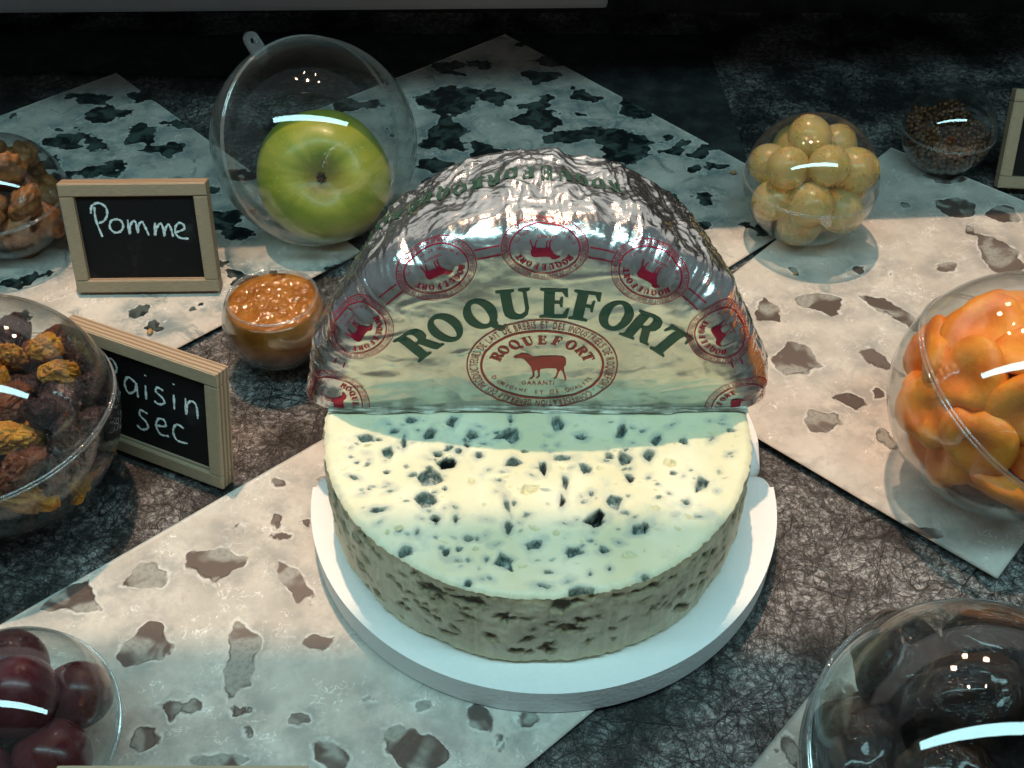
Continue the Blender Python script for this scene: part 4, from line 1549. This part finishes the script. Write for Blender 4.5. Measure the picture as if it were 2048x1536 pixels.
pme = [ico('prune', 4, prune_fn(60 + k), mdj) for k in range(3)]
c, Rc = BALLS['dark']
P_ = pack(19, 0.0178, Rc * 0.97, 71)
rr_ = random.Random(6)
for k, p in enumerate(P_):
    o = link('prune', pme[k % 3])
    o.location = (c[0] + p[0], c[1] + p[1], c[2] + p[2])
    o.rotation_euler = rnd_rot(rr_)
    o.scale = (rr_.uniform(0.0178, 0.0205),) * 3
    tag(o, 'glossy black wrinkled prune inside the big clear ball', 'prune', 'prunes in the ball')

mjm = Mat('amber_jam', Roughness=0.16)
jc = mjm.mix(mjm.rng(mjm.noise(70, 4, 0.6), 0.3, 0.7), (0.26, 0.085, 0.010), (0.42, 0.17, 0.035))
jc = mjm.mix(mjm.math('MULTIPLY', mjm.rng(mjm.noise(60, 2), 0.64, 0.72), 0.8), jc, (0.09, 0.02, 0.006))
mjm.base(jc)
mjm.set(mjm.b, 'Subsurface Weight', 0.6)
mjm.set(mjm.b, 'Subsurface Radius', (0.009, 0.0035, 0.0008))
mjm.set(mjm.b, 'Coat Weight', 0.7)
mjm.set(mjm.b, 'Coat Roughness', 0.05)
mjm.set(mjm.b, 'Normal', mjm.bump(mjm.noise(110, 3, 0.6), 0.3, 0.0015))
JC, JR = (-0.1322, 0.4684, 0.0340), 0.0297
pot = tag(empty('jam_pot', (JC[0], JC[1], JC[2] - JR)), 'small round clear pot of amber jam with a wide open mouth', 'pot')
nu_, nv_ = 110, 44
et = math.asin(0.54)
V = []
for s_ in (1.0, 0.955):
    for j in range(nv_):
        e = -math.pi / 2 + (et + math.pi / 2) * j / (nv_ - 1)
        for i in range(nu_):
            a = 2 * math.pi * i / nu_
            rr__ = max(JR * s_ * math.cos(e), 1e-5)
            V.append((rr__ * math.cos(a), rr__ * math.sin(a), JR * s_ * math.sin(e) + JR))
F = np.concatenate([grid_faces(nu_, nv_, True), grid_faces(nu_, nv_, True, flip=True) + nu_ * nv_])
mesh_obj('pot_wall', np.array(V), F, mg, pot)
me = torus_mesh('pot_rim', JR * 0.978 * math.cos(et), 0.0008, 1.0, z0=0)
me.materials.append(mrim.m)
o = link('pot_rim', me, None, pot)
o.location = (0, 0, JR + JR * 0.978 * 0.54)
o = jam_body('amber_jam', JR * 0.945, JR * 0.40, 0.0022, 110, mjm, 14)
o.location = JC
tag(o, 'lumpy amber jam filling the small round pot', 'jam')

# ================================================================== CHALKBOARDS
mwd = Mat('pale_plywood', Roughness=0.6)
wc = mwd.obj((9, 9, 190))
mwd.base(mwd.mix(mwd.rng(mwd.noise(22, 4, 0.6, vec=wc), 0.3, 0.7), (0.30, 0.215, 0.135), (0.41, 0.31, 0.205)))
mwd.set(mwd.b, 'Normal', mwd.bump(mwd.noise(22, 4, 0.6, vec=wc), 0.2, 0.0005))
mwe = Mat('plywood_edge', Roughness=0.65)
we = mwe.n('TexWave', {'wave_type': 'BANDS', 'bands_direction': 'Y', 'wave_profile': 'SIN'}, Scale=110.0, Distortion=0.9, Detail=2.0)
mwe.set(we, 'Vector', mwe.obj())
mwe.base(mwe.mix(mwe.rng(we.outputs['Fac'], 0.35, 0.65), (0.23, 0.15, 0.09), (0.40, 0.30, 0.20)))
mbk = Mat('blackboard', Roughness=0.6)
mbk.set(mbk.b, 'Specular IOR Level', 0.2)
mbk.base(mbk.mix(mbk.math('MULTIPLY', mbk.rng(mbk.noise(55, 4, 0.65), 0.55, 0.8), 0.6), (0.010, 0.009, 0.009), (0.055, 0.053, 0.052)))
mck = Mat('chalk', Roughness=0.95)
mck.base(mck.mix(mck.rng(mck.noise(700, 3), 0.35, 0.6), (0.55, 0.60, 0.60), (0.85, 0.88, 0.87)))


def board(label, loc, rotz, lean, W, Hh, strokes=None, th=0.0095, fw=0.0082):
    root = empty('chalkboard_sign', loc, (0, 0, 0))
    root.rotation_mode = 'XYZ'
    root.rotation_euler = (Matrix.Rotation(rotz, 3, 'Z') @ Matrix.Rotation(-lean, 3, 'X')).to_euler()
    tag(root, label, 'chalkboard', 'chalkboard signs')
    b = 0.0007
    z0 = 0.0012
    for s_ in (-1, 1):
        st_ = box_mesh('frame_strip', (W, th, fw), mwe, root, (0, 0, z0 + (fw / 2 if s_ < 0 else Hh - fw / 2)), bevel=b)
        box_mesh('veneer', (W - 0.0014, 0.0007, fw - 0.0012), mwd, st_, (0, -th / 2 - 0.0002, 0), bevel=0.0002, seg=1)
        st_ = box_mesh('frame_strip', (fw, th, Hh - 2 * fw - 0.0003), mwe, root, (s_ * (W / 2 - fw / 2), 0, z0 + Hh / 2), bevel=b)
        box_mesh('veneer', (fw - 0.0012, 0.0007, Hh - 2 * fw - 0.0005), mwd, st_, (0, -th / 2 - 0.0002, 0), bevel=0.0002, seg=1)
    sl_ = box_mesh('slate', (W - 2 * fw + 0.001, 0.003, Hh - 2 * fw + 0.001), mbk, root, (0, 0.0005, z0 + Hh / 2))
    if strokes:
        V_, F_ = [], []
        for st in strokes:
            # resample a smooth polyline
            P_ = [np.array(p, float) for p in st]
            pts_ = []
            for k in range(len(P_) - 1):
                p0 = P_[max(k - 1, 0)]
                p1_, p2_ = P_[k], P_[k + 1]
                p3_ = P_[min(k + 2, len(P_) - 1)]
                for t in np.linspace(0, 1, 7)[:-1]:
                    pts_.append(0.5 * ((2 * p1_) + (-p0 + p2_) * t + (2 * p0 - 5 * p1_ + 4 * p2_ - p3_) * t * t + (-p0 + 3 * p1_ - 3 * p2_ + p3_) * t ** 3))
            pts_.append(P_[-1])
            b0 = len(V_)
            for k, p in enumerate(pts_):
                d = pts_[min(k + 1, len(pts_) - 1)] - pts_[max(k - 1, 0)]
                d = d / (np.hypot(*d) + 1e-9)
                hw = 0.00080 * (0.8 + 0.35 * math.sin(k * 1.7 + b0) * math.sin(k * 0.6)) * (0.7 if k in (0, len(pts_) - 1) else 1)
                nrm = np.array([-d[1], d[0]]) * hw
                for sg, dz in ((-1, 0), (0, 0.00025), (1, 0)):
                    V_.append((p[0] + nrm[0] * sg, -0.0011 - dz, z0 + p[1] + nrm[1] * sg))
            for k in range(len(pts_) - 1):
                for q in (0, 1):
                    F_.append((b0 + k * 3 + q, b0 + k * 3 + q + 1, b0 + (k + 1) * 3 + q + 1, b0 + (k + 1) * 3 + q))
        mesh_obj('chalk_lettering', V_, F_, mck, sl_).location = (0, -0.0005, -(z0 + Hh / 2))
    return root


W1, H1 = 0.0870, 0.0690


def cv1(p):
    x, y = p
    return ((x - 250) / 640.0 - 0.5) * W1, (695 - y) / 450.0 * H1


pomme = [[(386, 345), (383, 400), (398, 468)], [(366, 372), (376, 342), (408, 330), (436, 348), (436, 378), (418, 402), (392, 412)],
         [(470, 396), (448, 404), (438, 430), (455, 450), (482, 446), (498, 424), (490, 402), (470, 396)],
         [(522, 398), (520, 458), (528, 425), (546, 404), (556, 415), (557, 452), (566, 422), (582, 408), (592, 425), (604, 464)],
         [(640, 412), (630, 464), (645, 432), (662, 416), (671, 430), (672, 466), (682, 436), (698, 420), (706, 438), (710, 470)],
         [(726, 452), (762, 440), (764, 422), (746, 414), (727, 430), (724, 458), (742, 476), (778, 479)]]
pomme = [[cv1(p) for p in s] for s in pomme]
board('chalkboard sign reading Pomme in a pale wood frame', (-0.2235, 0.5290, 0.0040), R(1.0), R(17), W1, H1, pomme)

W2, H2 = 0.0950, 0.0700


def cv2(p):
    return (p[0] - 0.5) * W2, p[1] * H2


rs = [[(.13, .76), (.125, .50)], [(.11, .74), (.18, .78), (.215, .71), (.17, .64), (.135, .62)], [(.155, .63), (.22, .50)],
      [(.36, .64), (.30, .67), (.265, .60), (.29, .53), (.345, .57), (.36, .64), (.365, .52)],
      [(.435, .655), (.43, .53)], [(.44, .735), (.442, .745)],
      [(.575, .66), (.53, .67), (.515, .63), (.56, .595), (.575, .555), (.53, .525), (.495, .54)],
      [(.655, .66), (.65, .53)], [(.66, .745), (.662, .755)],
      [(.745, .665), (.742, .52), (.755, .61), (.79, .655), (.825, .63), (.83, .52)],
      [(.43, .40), (.375, .41), (.365, .36), (.41, .32), (.42, .27), (.37, .235), (.33, .26)],
      [(.50, .325), (.565, .345), (.56, .395), (.515, .39), (.49, .32), (.52, .255), (.59, .265)],
      [(.715, .385), (.66, .40), (.625, .33), (.65, .255), (.735, .26)]]
rs = [[cv2((0.83 - (0.83 - p[0]) * 0.84, p[1])) for p in s] for s in rs]
dx, dy = 0.064, -0.029
ln = math.hypot(dx, dy)
br = (-0.1445, 0.366)
cen = (br[0] - dx / ln * W2 / 2, br[1] - dy / ln * W2 / 2)
board('chalkboard sign reading Raisin sec, half hidden by the raisin ball', (cen[0] - 0.002, cen[1] + 0.006, 0.0016), math.atan2(dy, dx), R(13), W2, H2, rs)
board('chalkboard sign leaning back beside the small ball of granules', (0.378, 0.636, 0.0046), R(-6), R(24), 0.088, 0.066)
board('chalkboard sign beside the red grapes with only its wooden top edge showing', (-0.1135, 0.1725, 0.0030), R(0), R(3), 0.0870, 0.0735)

# ================================================================== CRUMBS
mcb = Mat('crumb', Roughness=0.6, Base_Color=(0.45, 0.24, 0.09))
cme = ico('crumb', 2, lambda P_: P_ * (1 + 0.35 * fbm(P_ * 2, 3, 2))[:, None] * np.array([1, 0.7, 0.6]), mcb)
for (x, y, s, lab) in ((1467, 345, 0.0020, 'tiny orange crumb on the print edge left of the white grape ball'),
                       (300, 664, 0.0022, 'brown crumb on the print below the Pomme sign'),
                       (1590, 548, 0.0013, 'dark crumb on the print in front of the white grape ball')):
    g = ground(x, y, 0.005)
    o = link('crumb', cme)
    o.location = (g[0], g[1], 0.0052)
    o.scale = (s,) * 3
    o.rotation_euler = (0, 0, x)
    tag(o, lab, 'crumb')
